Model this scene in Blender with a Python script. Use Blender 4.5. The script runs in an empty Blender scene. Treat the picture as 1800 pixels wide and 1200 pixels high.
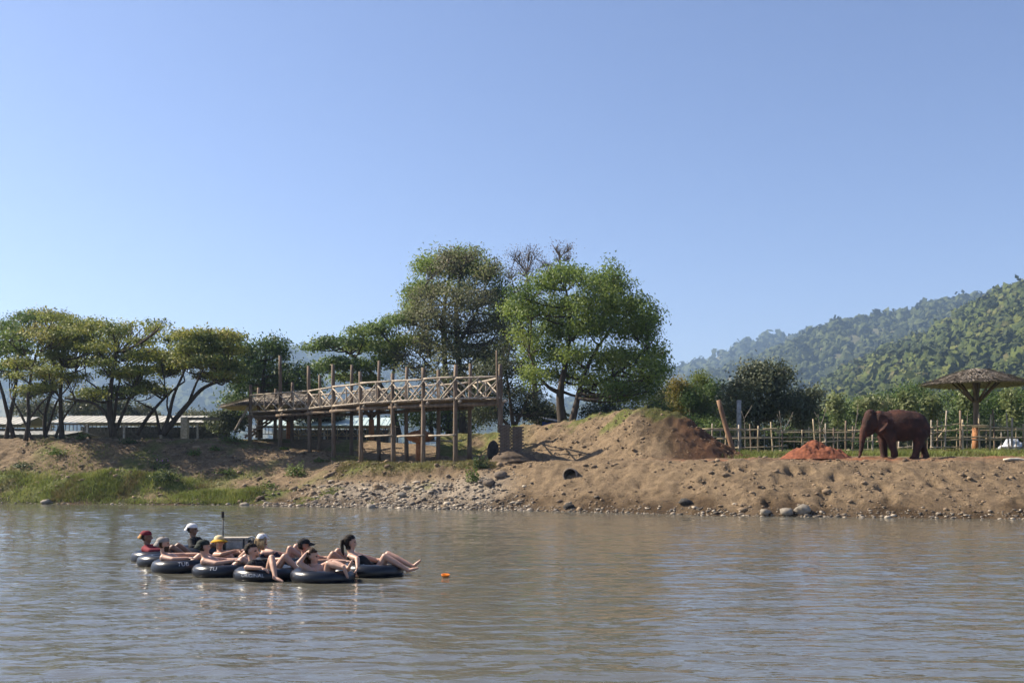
import bpy, math, random
import numpy as np
from mathutils import Vector, Matrix

# ------------------------------------------------------------------ camera, sky, sun, exposure
SC = bpy.context.scene
COL = SC.collection
FOC = 1750.0            # focal length in pixels of an 1800 wide frame
CAMZ = 2.04
HOR = 820.0             # row of the horizon
cam_d = bpy.data.cameras.new('camera')
cam_d.sensor_width = 36.0
cam_d.lens = 36.0 * FOC / 1800.0
cam_d.shift_y = (HOR - 600.0) / 1800.0
cam_d.clip_start = 0.1
cam_d.clip_end = 20000.0
cam = bpy.data.objects.new('camera', cam_d)
cam.location = (0, 0, CAMZ)
cam.rotation_euler = (math.radians(90), 0, 0)
COL.objects.link(cam)
SC.camera = cam

SUN_EL = 40.0
SUN_AZ = -75.0           # degrees from +Y, negative = towards -X (left)
se, sa = math.radians(SUN_EL), math.radians(SUN_AZ)
SUN_DIR = Vector((math.sin(sa) * math.cos(se), math.cos(sa) * math.cos(se), math.sin(se)))
world = bpy.data.worlds.new('World')
SC.world = world
world.use_nodes = True
wn = world.node_tree
sky = wn.nodes.new('ShaderNodeTexSky')
sky.sky_type = 'NISHITA'
sky.sun_disc = False
sky.sun_elevation = se
sky.sun_rotation = sa
sky.altitude = 300
sky.air_density = 1.0
sky.dust_density = 0.8
sky.ozone_density = 1.0
tint = wn.nodes.new('ShaderNodeMix'); tint.data_type = 'RGBA'; tint.blend_type = 'MULTIPLY'
tint.inputs[0].default_value = 1.0
tint.inputs[7].default_value = (.86, .85, 1.03, 1)      # white balance of the whole sky
wn.links.new(sky.outputs[0], tint.inputs[6])
wn.links.new(tint.outputs[2], wn.nodes['Background'].inputs[0])
wn.nodes['Background'].inputs[1].default_value = 0.067
sun_d = bpy.data.lights.new('sun', 'SUN')
sun_d.energy = 5.0
sun_d.angle = math.radians(0.5)
sun_d.color = (1.0, 0.89, 0.73)
sun = bpy.data.objects.new('sun', sun_d)
sun.rotation_euler = SUN_DIR.to_track_quat('Z', 'Y').to_euler()
sun.location = SUN_DIR * 100
COL.objects.link(sun)
SC.view_settings.view_transform = 'Standard'
SC.view_settings.look = 'None'
SC.view_settings.exposure = 1.25
SC.view_settings.gamma = 1.0
SC.view_settings.use_curve_mapping = False
SC.cycles.use_denoising = True
SC.cycles.max_bounces = 5
SC.cycles.use_adaptive_sampling = True
SC.cycles.adaptive_threshold = 0.02
SC.cycles.transparent_max_bounces = 6
SC.cycles.volume_bounces = 0

# ------------------------------------------------------------------ helpers
RNG = np.random.default_rng(11)
random.seed(5)

def PX(px, py, D):
    """a point of the place: picture column, picture row and metres of depth"""
    return np.array([(px - 900.0) / FOC * D, D, CAMZ + (HOR - py) / FOC * D])

def _h(ix, iy, iz, seed):
    n = (ix * 374761393 + iy * 668265263 + iz * 2147483647 + seed * 1274126177) & 0xffffffff
    n = ((n ^ (n >> 13)) * 1274126177) & 0xffffffff
    n = ((n ^ (n >> 16)) * 2246822519) & 0xffffffff
    return ((n ^ (n >> 15)) & 0xffff) / 65535.0

def vnoise(x, y, z=None, seed=0):
    x = np.asarray(x, float); y = np.asarray(y, float)
    x0 = np.floor(x).astype(np.int64); y0 = np.floor(y).astype(np.int64)
    fx = x - x0; fy = y - y0
    fx = fx * fx * (3 - 2 * fx); fy = fy * fy * (3 - 2 * fy)
    if z is None:
        a = _h(x0, y0, 0, seed); b = _h(x0 + 1, y0, 0, seed)
        c = _h(x0, y0 + 1, 0, seed); d = _h(x0 + 1, y0 + 1, 0, seed)
        return (a * (1 - fx) + b * fx) * (1 - fy) + (c * (1 - fx) + d * fx) * fy
    z = np.asarray(z, float); z0 = np.floor(z).astype(np.int64); fz = z - z0
    fz = fz * fz * (3 - 2 * fz)
    r = 0
    for k, w in ((0, 1 - fz), (1, fz)):
        a = _h(x0, y0, z0 + k, seed); b = _h(x0 + 1, y0, z0 + k, seed)
        c = _h(x0, y0 + 1, z0 + k, seed); d = _h(x0 + 1, y0 + 1, z0 + k, seed)
        r = r + w * ((a * (1 - fx) + b * fx) * (1 - fy) + (c * (1 - fx) + d * fx) * fy)
    return r

def fbm(x, y, z=None, o=4, seed=0, g=0.5):
    s = 0.0; a = 1.0; t = 0.0
    for i in range(o):
        k = 2.03 ** i
        s = s + a * (vnoise(x * k, y * k, None if z is None else z * k, seed + i * 17) - 0.5)
        t += a; a *= g
    return s / t * 2

# ---- materials
def new_mat(name):
    m = bpy.data.materials.new(name); m.use_nodes = True
    return m, m.node_tree, m.node_tree.nodes['Principled BSDF']

def ramp(nt, fac, stops):
    r = nt.nodes.new('ShaderNodeValToRGB')
    el = r.color_ramp.elements
    while len(el) < len(stops): el.new(0.5)
    for e, (p, c) in zip(el, stops):
        e.position = p; e.color = (*c, 1)
    nt.links.new(fac, r.inputs[0])
    return r.outputs[0]

def noise_node(nt, scale, detail=6, rough=0.6, vec=None, dist=0.0):
    n = nt.nodes.new('ShaderNodeTexNoise')
    n.inputs['Scale'].default_value = scale
    n.inputs['Detail'].default_value = detail
    n.inputs['Roughness'].default_value = rough
    n.inputs['Distortion'].default_value = dist
    if vec is not None: nt.links.new(vec, n.inputs['Vector'])
    return n.outputs['Fac']

def coords(nt, scale=(1, 1, 1), kind='Object'):
    tc = nt.nodes.new('ShaderNodeTexCoord')
    mp = nt.nodes.new('ShaderNodeMapping')
    mp.inputs['Scale'].default_value = scale
    nt.links.new(tc.outputs[kind], mp.inputs[0])
    return mp.outputs[0]

def bump(nt, b, h, strength, dist):
    n = nt.nodes.new('ShaderNodeBump')
    n.inputs['Strength'].default_value = strength
    n.inputs['Distance'].default_value = dist
    nt.links.new(h, n.inputs['Height'])
    nt.links.new(n.outputs[0], b.inputs['Normal'])
    return n

def simple(name, c1, c2, scale=6, rough=0.8, bs=0.3, bd=0.02, stretch=(1, 1, 1), spec=0.3, detail=6):
    m, nt, b = new_mat(name)
    v = coords(nt, stretch)
    f = noise_node(nt, scale, detail, 0.65, v)
    nt.links.new(ramp(nt, f, [(0.32, c1), (0.68, c2)]), b.inputs['Base Color'])
    b.inputs['Roughness'].default_value = rough
    b.inputs['Specular IOR Level'].default_value = spec
    if bs: bump(nt, b, f, bs, bd)
    return m

def mixc(nt, fac, a, b):
    n = nt.nodes.new('ShaderNodeMix'); n.data_type = 'RGBA'
    if isinstance(fac, float): n.inputs[0].default_value = fac
    else: nt.links.new(fac, n.inputs[0])
    for s, v in ((6, a), (7, b)):
        if isinstance(v, tuple): n.inputs[s].default_value = (*v, 1)
        else: nt.links.new(v, n.inputs[s])
    return n.outputs[2]

def attr(nt, name):
    n = nt.nodes.new('ShaderNodeAttribute'); n.attribute_name = name
    return n.outputs['Fac']

def leaf_mat(name, cols, trans=0.42):
    """leaf: colour varies from leaf to leaf and from clump to clump"""
    m = bpy.data.materials.new(name); m.use_nodes = True
    nt = m.node_tree; b = nt.nodes['Principled BSDF']; out = nt.nodes['Material Output']
    f = attr(nt, 'rnd')
    n = len(cols)
    c = ramp(nt, f, [(i / max(1, n - 1), cols[i]) for i in range(n)])
    nt.links.new(c, b.inputs['Base Color'])
    b.inputs['Roughness'].default_value = 0.55
    b.inputs['Specular IOR Level'].default_value = 0.25
    if trans > 0:
        t = nt.nodes.new('ShaderNodeBsdfTranslucent')
        nt.links.new(c, t.inputs[0])
        mx = nt.nodes.new('ShaderNodeMixShader'); mx.inputs[0].default_value = trans
        nt.links.new(b.outputs[0], mx.inputs[1]); nt.links.new(t.outputs[0], mx.inputs[2])
        nt.links.new(mx.outputs[0], out.inputs[0])
    return m

# ---- meshes
def np_mesh(name, V, F, mats=None, smooth=False, fattr=None, vattr=None):
    V = np.ascontiguousarray(V, dtype=np.float32); F = np.ascontiguousarray(F, dtype=np.int32)
    me = bpy.data.meshes.new(name)
    k = F.shape[1]
    me.vertices.add(len(V)); me.vertices.foreach_set('co', V.ravel())
    me.loops.add(F.size); me.loops.foreach_set('vertex_index', F.ravel())
    me.polygons.add(len(F))
    me.polygons.foreach_set('loop_start', np.arange(0, F.size, k, dtype=np.int32))
    if smooth: me.polygons.foreach_set('use_smooth', np.ones(len(F), dtype=bool))
    me.update(calc_edges=True)
    for d, dom in ((fattr, 'FACE'), (vattr, 'POINT')):
        for kx, val in (d or {}).items():
            a = me.attributes.new(kx, 'FLOAT', dom)
            a.data.foreach_set('value', np.ascontiguousarray(val, dtype=np.float32))
    for m in (mats or []): me.materials.append(m)
    return me

def link(name, me, parent=None, loc=(0, 0, 0), rot=(0, 0, 0)):
    o = bpy.data.objects.new(name, me); COL.objects.link(o)
    o.location = loc; o.rotation_euler = rot
    if parent is not None: o.parent = parent
    return o

def tag(o, label=None, cat=None, group=None, kind=None):
    if label: o['label'] = label
    if cat: o['category'] = cat
    if group: o['group'] = group
    if kind: o['kind'] = kind
    return o

def thing(name, label, cat, loc=(0, 0, 0), rz=0.0, group=None):
    o = bpy.data.objects.new(name, None); COL.objects.link(o)
    o.empty_display_size = 0.2
    o.location = loc; o.rotation_euler = (0, 0, rz)
    return tag(o, label, cat, group)

class Geo:
    """collects faces of one mesh"""
    def __init__(s): s.v = []; s.f = []; s.n = 0
    def add(s, V, F):
        s.v.append(np.asarray(V, float)); s.f.extend([tuple(int(i) + s.n for i in q) for q in F]); s.n += len(V)
        return s
    def tube(s, pts, rad, seg=8, wob=0.0, caps=True, rng=None, flat=1.0):
        pts = np.asarray(pts, float); n = len(pts)
        rad = np.broadcast_to(np.asarray(rad, float), (n,))
        t = np.gradient(pts, axis=0); t /= np.linalg.norm(t, axis=1)[:, None] + 1e-9
        ref = np.array([0, 0, 1.0]) if abs(t[0][2]) < 0.9 else np.array([1.0, 0, 0])
        V = []
        for i in range(n):
            a = np.cross(t[i], ref); a /= np.linalg.norm(a) + 1e-9
            b = np.cross(a, t[i]); ref = b if abs(np.dot(b, t[min(i + 1, n - 1)])) < 0.95 else ref
            for j in range(seg):
                an = 2 * math.pi * j / seg
                r = rad[i] * (1 + (wob * (random.random() - 0.5) if wob else 0))
                V.append(pts[i] + r * (math.cos(an) * a + flat * math.sin(an) * b))
        F = []
        for i in range(n - 1):
            for j in range(seg):
                k = (j + 1) % seg
                F.append((i * seg + j, i * seg + k, (i + 1) * seg + k, (i + 1) * seg + j))
        if caps:
            F.append(tuple(range(seg))[::-1]); F.append(tuple((n - 1) * seg + j for j in range(seg)))
        return s.add(V, F)
    def box(s, c, d, rz=0.0, M=None):
        x, y, z = [q / 2 for q in d]
        V = np.array([(-x, -y, -z), (x, -y, -z), (x, y, -z), (-x, y, -z), (-x, -y, z), (x, -y, z), (x, y, z), (-x, y, z)])
        if M is not None: V = V @ np.array(M).T
        if rz:
            co, si = math.cos(rz), math.sin(rz)
            V = V @ np.array([(co, si, 0), (-si, co, 0), (0, 0, 1)])
        return s.add(V + np.asarray(c, float), [(0, 3, 2, 1), (4, 5, 6, 7), (0, 1, 5, 4), (1, 2, 6, 5), (2, 3, 7, 6), (3, 0, 4, 7)])
    def lathe(s, prof, c=(0, 0, 0), seg=24, wob=0.0):
        V = []; n = len(prof)
        for r, z in prof:
            for j in range(seg):
                a = 2 * math.pi * j / seg
                rr = r * (1 + wob * (random.random() - 0.5))
                V.append((c[0] + rr * math.cos(a), c[1] + rr * math.sin(a), c[2] + z))
        F = [(i * seg + j, i * seg + (j + 1) % seg, (i + 1) * seg + (j + 1) % seg, (i + 1) * seg + j) for i in range(n - 1) for j in range(seg)]
        return s.add(V, F)
    def ell(s, c, r, seg=12, rings=8, M=None):
        V = [(0, 0, -1.0)]
        for i in range(1, rings):
            ph = -math.pi / 2 + math.pi * i / rings
            for j in range(seg):
                a = 2 * math.pi * j / seg
                V.append((math.cos(ph) * math.cos(a), math.cos(ph) * math.sin(a), math.sin(ph)))
        V.append((0, 0, 1.0))
        F = [(0, 1 + (j + 1) % seg, 1 + j) for j in range(seg)]
        for i in range(rings - 2):
            for j in range(seg):
                k = (j + 1) % seg; a = 1 + i * seg
                F.append((a + j, a + k, a + seg + k, a + seg + j))
        l = len(V) - 1; a = 1 + (rings - 2) * seg
        F += [(a + j, a + (j + 1) % seg, l) for j in range(seg)]
        V = np.array(V) * np.asarray(r, float)
        if M is not None: V = V @ np.array(M).T
        return s.add(V + np.asarray(c, float), F)
    def mesh(s, name, mat, smooth=False):
        me = bpy.data.meshes.new(name)
        me.from_pydata(np.concatenate(s.v).tolist(), [], s.f)
        for m in (mat if isinstance(mat, (list, tuple)) else [mat]): me.materials.append(m)
        if smooth: me.polygons.foreach_set('use_smooth', [True] * len(me.polygons))
        me.update()
        return me
    def build(s, name, mat, parent=None, smooth=False, loc=(0, 0, 0), rot=(0, 0, 0)):
        return link(name, s.mesh(name, mat, smooth), parent, loc, rot)

def pole_pts(a, b, n=6, bend=0.02, rng=random):
    a = np.asarray(a, float); b = np.asarray(b, float)
    L = np.linalg.norm(b - a)
    off = np.array([rng.uniform(-1, 1) for _ in range(3)]) * bend * L
    P = []
    for i in range(n):
        t = i / (n - 1)
        P.append(a + (b - a) * t + off * math.sin(math.pi * t) + np.array([rng.uniform(-1, 1) for _ in range(3)]) * bend * 0.15 * L * (0 < i < n - 1))
    return np.array(P)

def ico(sub=1):
    t = (1 + 5 ** 0.5) / 2
    V = [(-1, t, 0), (1, t, 0), (-1, -t, 0), (1, -t, 0), (0, -1, t), (0, 1, t), (0, -1, -t), (0, 1, -t), (t, 0, -1), (t, 0, 1), (-t, 0, -1), (-t, 0, 1)]
    F = [(0, 11, 5), (0, 5, 1), (0, 1, 7), (0, 7, 10), (0, 10, 11), (1, 5, 9), (5, 11, 4), (11, 10, 2), (10, 7, 6), (7, 1, 8), (3, 9, 4), (3, 4, 2), (3, 2, 6), (3, 6, 8), (3, 8, 9), (4, 9, 5), (2, 4, 11), (6, 2, 10), (8, 6, 7), (9, 8, 1)]
    V = [np.array(v) / np.linalg.norm(v) for v in V]
    for _ in range(sub):
        mid = {}; G = []
        def m(a, b):
            k = (min(a, b), max(a, b))
            if k not in mid:
                p = V[a] + V[b]; V.append(p / np.linalg.norm(p)); mid[k] = len(V) - 1
            return mid[k]
        for a, b, c in F:
            x, y, z = m(a, b), m(b, c), m(c, a)
            G += [(a, x, z), (b, y, x), (c, z, y), (x, y, z)]
        F = G
    return np.array(V), np.array(F)

def scatter_blobs(P, R, sub, rough, rng, squash=(1, 1, 1), protos=12):
    """many bumpy pebbles or crowns in one array: P centres, R radii (n,3)"""
    V0, F0 = ico(sub); n = len(P)
    kinds = []
    for k in range(protos):
        d = 1 + rough * fbm(V0[:, 0] * 1.7 + 9 * k, V0[:, 1] * 1.7, V0[:, 2] * 1.7 + 3 * k, 3, seed=k) * 1.6
        kinds.append(V0 * d[:, None])
    kinds = np.array(kinds)
    K = kinds[rng.integers(0, protos, n)]
    a = rng.uniform(0, 2 * math.pi, n); c, s = np.cos(a)[:, None], np.sin(a)[:, None]
    x = K[:, :, 0] * c - K[:, :, 1] * s; y = K[:, :, 0] * s + K[:, :, 1] * c
    V = np.stack([x, y, K[:, :, 2]], -1) * np.asarray(R)[:, None, :] + np.asarray(P)[:, None, :]
    F = F0[None] + (np.arange(n) * len(V0))[:, None, None]
    return V.reshape(-1, 3), F.reshape(-1, 3), len(F0)

# ------------------------------------------------------------------ the setting: terrain, water, mound, hills
WL_X = np.array([-3800, -60, -28, -14, 0, 10.4, 20, 50, 4000.0])
WL_Y = np.array([57, 57, 55, 52.5, 46.4, 41.0, 38.9, 36, 36.0])
def yw(x): return np.interp(x, WL_X, WL_Y)
# height profiles of the bank by distance from the waterline, for several X
PROF = [
    (-60, [(-12, -2.2), (0, 0), (2.5, .9), (6, 2.3), (9, 3.6), (11, 3.9), (60, 4.0)]),
    (-28, [(-12, -2.2), (0, 0), (2.5, .7), (5.0, 1.7), (8, 3.3), (10.5, 3.85), (60, 4.0)]),
    (-20, [(-12, -2.2), (0, 0), (3, .55), (6.0, 1.7), (9.5, 3.4), (12, 3.95), (60, 4.0)]),
    (-15.5, [(-12, -2.2), (0, 0), (2.5, .6), (6, 1.8), (9.5, 2.8), (13, 3.35), (16.5, 3.95), (60, 4.0)]),
    (-12.5, [(-12, -2.2), (0, 0), (2.5, .6), (6, 1.7), (9.0, 2.6), (11.5, 2.95), (14.5, 3.2), (17.0, 3.9), (60, 4.0)]),
    (-10, [(-12, -2.2), (0, 0), (2.5, .75), (5, 1.6), (7.5, 2.3), (10, 2.5), (14, 2.6), (17, 3.8), (60, 3.9)]),
    (-8, [(-12, -2.2), (0, 0), (2, .55), (4.3, 1.3), (4.75, 2.05), (6, 2.15), (13, 2.3), (16, 3.6), (60, 3.8)]),
    (-3.2, [(-12, -2.2), (0, 0), (2, .6), (4.1, 1.4), (4.6, 2.1), (6, 2.2), (12, 2.4), (15, 3.2), (60, 3.5)]),
    (-1.5, [(-12, -2.2), (0, 0), (2, .75), (4.0, 1.75), (5.0, 2.15), (7, 2.3), (12, 2.5), (16, 3.0), (60, 3.3)]),
    (3, [(-12, -2.2), (0, 0), (.5, .2), (2.2, 1.05), (4.3, 2.15), (5.2, 2.3), (14, 2.5), (60, 3.0)]),
    (10, [(-12, -2.2), (0, 0), (.4, .25), (2.2, 1.2), (4.0, 2.17), (4.8, 2.32), (8, 2.42), (14, 2.75), (60, 3.0)]),
    (20, [(-12, -2.2), (0, 0), (.4, .25), (2.6, 1.3), (4.6, 2.2), (5.6, 2.38), (9, 2.5), (15, 2.8), (60, 3.0)]),
    (60, [(-12, -2.2), (0, 0), (.4, .25), (2.6, 1.3), (4.6, 2.2), (5.6, 2.38), (9, 2.5), (15, 2.8), (60, 3.0)]),
]
PXS = np.array([p[0] for p in PROF], float)
def zbase(x, y):
    x = np.asarray(x, float); y = np.asarray(y, float)
    s = y - yw(x)
    zs = np.array([np.interp(s, [q[0] for q in p[1]], [q[1] for q in p[1]]) for p in PROF])
    xc = np.clip(x, PXS[0], PXS[-1])
    i = np.clip(np.searchsorted(PXS, xc) - 1, 0, len(PXS) - 2)
    t = (xc - PXS[i]) / (PXS[i + 1] - PXS[i]); t = t * t * (3 - 2 * t)
    if zs.ndim == 1: return zs[i] * (1 - t) + zs[i + 1] * t
    a = np.take_along_axis(zs, i[None], 0)[0]; b = np.take_along_axis(zs, (i + 1)[None], 0)[0]
    return a * (1 - t) + b * t
# grassy tussocks on the left bank
LUMPS = [(-25.2, 56.8, 2.4, 1.2, .65), (-22.2, 56.7, 1.9, 1.2, 1.05), (-19.6, 56.4, 1.5, 1.0, .85), (-29.4, 57.9, 1.9, 1.2, .7), (-16.4, 54.3, 1.8, .7, .3), (-23.6, 55.4, 1.6, .6, .25), (-13.6, 54.0, 1.2, .7, .25)]
PITS = [(px, py) for px, py in ((1140, 822), (1128, 850), (1285, 823), (1310, 822), (1390, 825), (1418, 827), (1366, 843), (1468, 839), (1395, 872), (1450, 868), (1552, 857), (1566, 880), (1448, 882), (1572, 812), (1570, 826), (1610, 806), (1240, 846), (1040, 843), (1090, 838), (1640, 850), (1350, 880))]
_pits = []
for _a, _b in PITS:
    # where the sight line meets the slope
    for _D in np.arange(39.5, 52, 0.05):
        q = PX(_a, _b, _D)
        if zbase(q[0], q[1]) >= q[2]:
            _pits.append((q[0], q[1])); break
def zter(x, y, fine=True):
    x = np.asarray(x, float); y = np.asarray(y, float)
    z = zbase(x, y)
    for cx, cy, rx, ry, h in LUMPS:
        z = z + h * np.exp(-((x - cx) / rx) ** 2 - ((y - cy) / ry) ** 2)
    if fine:
        s = y - yw(x)
        w = np.clip((s + 0.3) / 1.2, 0, 1) * np.clip((60 - s) / 20, 0, 1)
        slope = np.clip((s) / 1.0, 0, 1) * np.clip((9.5 - s) / 4.0, 0.12, 1)
        slope = np.where(x < -5, np.clip(s, 0, 1) * np.clip((15 - s) / 5.0, 0.15, 1), slope)
        z = z + w * 0.10 * fbm(x * .35, y * .35, o=3, seed=3)
        u = (x + y * 0.9) * 0.7; v = (x - y * 0.9) * 0.7
        rill = fbm(u * .55, v * 2.2, o=3, seed=21)
        z = z + w * slope * (0.06 * rill)
        n = fbm(x * 1.3, y * 1.3, o=4, seed=8, g=.62)
        z = z + w * slope * 0.085 * n
        c = vnoise(x * 2.6, y * 2.6, seed=40)
        z = z + w * slope * 0.13 * np.clip(c - .6, 0, 1) * 2.0
        z = z + w * slope * .085 * fbm(x * 3.3, y * 3.3, o=2, seed=14)
        for cx, cy in _pits:
            d = ((x - cx) / .22) ** 2 + ((y - cy) / .34) ** 2
            z = z - 0.20 * np.exp(-d * d)
    return z

def axis(dense0, dense1, step, far0, far1, k=26):
    a = np.arange(dense0, dense1 + 1e-6, step)
    l = dense0 - np.geomspace(step, dense0 - far0, k)[::-1]
    r = dense1 + np.geomspace(step, far1 - dense1, k)
    return np.concatenate([l, a, r])
gx = axis(-34, 27, 0.135, -3700, 3700)
gy = axis(38, 69, 0.13, -400, 3800)
GX, GY = np.meshgrid(gx, gy)
GZ = zter(GX, GY)
# near bank behind the camera
GZ = np.where(GY < -20, np.maximum(GZ, np.clip((-20 - GY) * .3, -2, 2.5)), GZ)
nx, ny = len(gx), len(gy)
TV = np.stack([GX, GY, GZ], -1).reshape(-1, 3)
ii = (np.arange(ny - 1)[:, None] * nx + np.arange(nx - 1)[None]).ravel()
TF = np.stack([ii, ii + 1, ii + nx + 1, ii + nx], -1)

def grass_mask(x, y):
    s = y - yw(x)
    n = fbm(x * .45, y * .45, o=4, seed=77)
    g = np.zeros_like(x)
    for cx, cy, rx, ry, h in LUMPS:
        g = np.maximum(g, 1.7 * np.exp(-((x - cx) / rx / 1.25) ** 2 - ((y - cy) / ry / 1.2) ** 2))
    g = np.maximum(g, np.where((x < -14.5) & (s < 3.2), np.clip((2.2 - s) * 1.3, 0, 1.1) * np.clip((-13.5 - x) / 2, 0, 1) * np.clip(.35 + n * 2.2, 0, 1), 0))
    g = g + n * .9 * (g > .08)
    # fence strip and the flat behind it
    strip = np.clip((s - (8.6 + .6 * n)) * 1.4, 0, 1) * np.clip((x - 4.5) / 2, 0, 1)
    g = np.maximum(g, strip * (1.0 + .5 * n))
    # crest and patches of the left slope
    g = np.maximum(g, np.where(x < -4, np.clip(n * 2.6 - .45, 0, 1) * np.clip(s / 3, 0, 1), 0) * .8)
    # terrace edge under the platform
    g = np.maximum(g, np.where((x > -9.5) & (x < -1) & (s > 4.6) & (s < 7), .55 + n, 0))
    g = np.maximum(g, np.where((s > 15) & ~((x > -15) & (x < -1) & (s < 26)), .7 + n * .8, 0))
    return np.clip(g, 0, 1)
fx, fy = TV[:, 0], TV[:, 1]
GM = grass_mask(fx, fy)
fs = fy - yw(fx)
redm = np.clip((fx - 5.2) / 2.5, 0, 1) * np.clip(1 - np.abs(fs - 6.6) / 1.9, 0, 1) * (0.75 + .7 * fbm(fx * .8, fy * .8, o=3, seed=5))
peb = np.clip((fx + 11.5) / 2.0, 0, 1) * np.clip((0.6 - fx) / 2.0, 0, 1) * np.clip((4.3 - fs) / 1.0, 0, 1)

m_ground, nt, b = new_mat('bank_earth')
v = coords(nt)
n1 = noise_node(nt, 0.55, 8, .68, v, .6)
n2 = noise_node(nt, 3.2, 8, .7, v)
n3 = noise_node(nt, 14, 6, .75, v)
vd = coords(nt, (.9, .9, .9)); vr = nt.nodes.new('ShaderNodeMapping'); vr.inputs['Rotation'].default_value = (0, 0, .8); vr.inputs['Scale'].default_value = (.5, 2.6, 1.2); nt.links.new(vd, vr.inputs[0])
n4 = noise_node(nt, 1.6, 7, .7, vr.outputs[0], .4)
earth = ramp(nt, n1, [(.30, (.085, .060, .038)), (.48, (.170, .122, .074)), (.70, (.30, .215, .125))])
dark = ramp(nt, n2, [(.40, (.044, .031, .020)), (.57, (.25, .180, .108))])
c0 = mixc(nt, 0.46, mixc(nt, .35, earth, ramp(nt, n4, [(.35, (.085, .058, .036)), (.62, (.33, .235, .14))])), dark)
c0 = mixc(nt, .22, c0, ramp(nt, n3, [(.42, (.03, .021, .014)), (.58, (.34, .25, .155))]))
gravel = ramp(nt, n3, [(.3, (.14, .115, .09)), (.7, (.42, .36, .28))])
c1 = mixc(nt, attr(nt, 'pebble'), c0, gravel)
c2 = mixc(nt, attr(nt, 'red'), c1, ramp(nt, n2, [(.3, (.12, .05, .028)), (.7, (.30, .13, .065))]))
gr = ramp(nt, n2, [(.25, (.055, .072, .018)), (.55, (.12, .135, .035)), (.8, (.21, .185, .075))])
c3 = mixc(nt, attr(nt, 'grass'), c2, gr)
wet_shade_mix = nt.nodes.new('ShaderNodeMix'); wet_shade_mix.data_type = 'RGBA'; wet_shade_mix.blend_type = 'MULTIPLY'
nt.links.new(attr(nt, 'wet'), wet_shade_mix.inputs[0]); nt.links.new(c3, wet_shade_mix.inputs[6]); wet_shade_mix.inputs[7].default_value = (.36, .33, .30, 1)  # damp at the waterline on the ground, painted shade on the mound
nt.links.new(wet_shade_mix.outputs[2], b.inputs['Base Color'])
b.inputs['Roughness'].default_value = .92
b.inputs['Specular IOR Level'].default_value = .15
mh = nt.nodes.new('ShaderNodeMath'); mh.operation = 'ADD'
nt.links.new(n2, mh.inputs[0]); nt.links.new(n3, mh.inputs[1])
bump(nt, b, mh.outputs[0], .9, .10)
wet = np.clip(1 - (TV[:, 2] - .10) / np.where(fx > -1, .75, .45) + 1.1 * fbm(fx * 1.2, fy * 1.2, o=3, seed=9), 0, 1)
me = np_mesh('ground', TV, TF, [m_ground], True, vattr={'grass': GM, 'red': np.clip(redm, 0, 1), 'pebble': peb * .75, 'wet': wet})
tag(link('ground', me), kind='structure')

# river
m_water, nt, b = new_mat('river_water')
b.inputs['Base Color'].default_value = (.090, .088, .072, 1)
b.inputs['Roughness'].default_value = .05
b.inputs['IOR'].default_value = 1.40
v1 = coords(nt, (1.3, 3.4, 1)); v2 = coords(nt, (3.6, 8.0, 1)); v3 = coords(nt, (.22, .6, 1))
w1 = noise_node(nt, 1.0, 2, .5, v1, .6); w2 = noise_node(nt, 1.0, 2, .5, v2, .8); w3 = noise_node(nt, 1, 3, .5, v3, .3)
def madd(a, ka, bb, kb):
    x = nt.nodes.new('ShaderNodeMath'); x.operation = 'MULTIPLY'; nt.links.new(a, x.inputs[0]); x.inputs[1].default_value = ka
    y = nt.nodes.new('ShaderNodeMath'); y.operation = 'MULTIPLY_ADD'; nt.links.new(bb, y.inputs[0]); y.inputs[1].default_value = kb
    nt.links.new(x.outputs[0], y.inputs[2]); return y.outputs[0]
hh = madd(madd(w1, 1.0, w2, .34), 1.0, w3, 1.5)
bump(nt, b, hh, 1.0, .022)
# real waves in front of the camera, flat water far to the sides
rows = [-60.0, 0.0, 5.0]; yy = 7.5
while yy < 57.5:
    rows.append(yy); yy += .058 + .0016 * yy
rows += [58.0, 60.0]
rows = np.array(rows); us = np.linspace(-.6, .6, 196)
RY = np.repeat(rows[:, None], len(us) + 6, 1)
RX = np.concatenate([np.full((len(rows), 1), -3700.0), np.full((len(rows), 1), -120.0), np.full((len(rows), 1), -45.0), us[None] * np.maximum(rows, 7.0)[:, None], np.full((len(rows), 1), 45.0), np.full((len(rows), 1), 120.0), np.full((len(rows), 1), 3700.0)], 1)
def wave(x, y):
    wx = x + .5 * np.sin(y * .7); k = .55 + .9 * vnoise(x * .12, y * .2, seed=61)
    return k * (.010 * fbm(wx * .75 + y * .12, y * 1.9, o=1, seed=62) + .010 * fbm(wx * 1.7 - y * .2, y * 4.1, o=1, seed=63) + .009 * fbm(wx * 3.6 + y * .3, y * 7.4, o=1, seed=65)) + .010 * fbm(x * .22, y * .5, o=2, seed=64)
fade = np.clip((.6 - np.abs(RX) / np.maximum(RY, 1)) / .04, 0, 1) * np.clip((RY - 7.5) / 1.0, 0, 1) * np.clip((57 - RY) / 2, 0, 1)
RZ = wave(RX, RY) * fade
nc = RX.shape[1]
ii = (np.arange(len(rows) - 1)[:, None] * nc + np.arange(nc - 1)[None]).ravel()
tag(link('river', np_mesh('river', np.stack([RX, RY, RZ], -1).reshape(-1, 3), np.stack([ii, ii + 1, ii + nc + 1, ii + nc], -1), [m_water], True)), kind='structure')

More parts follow.
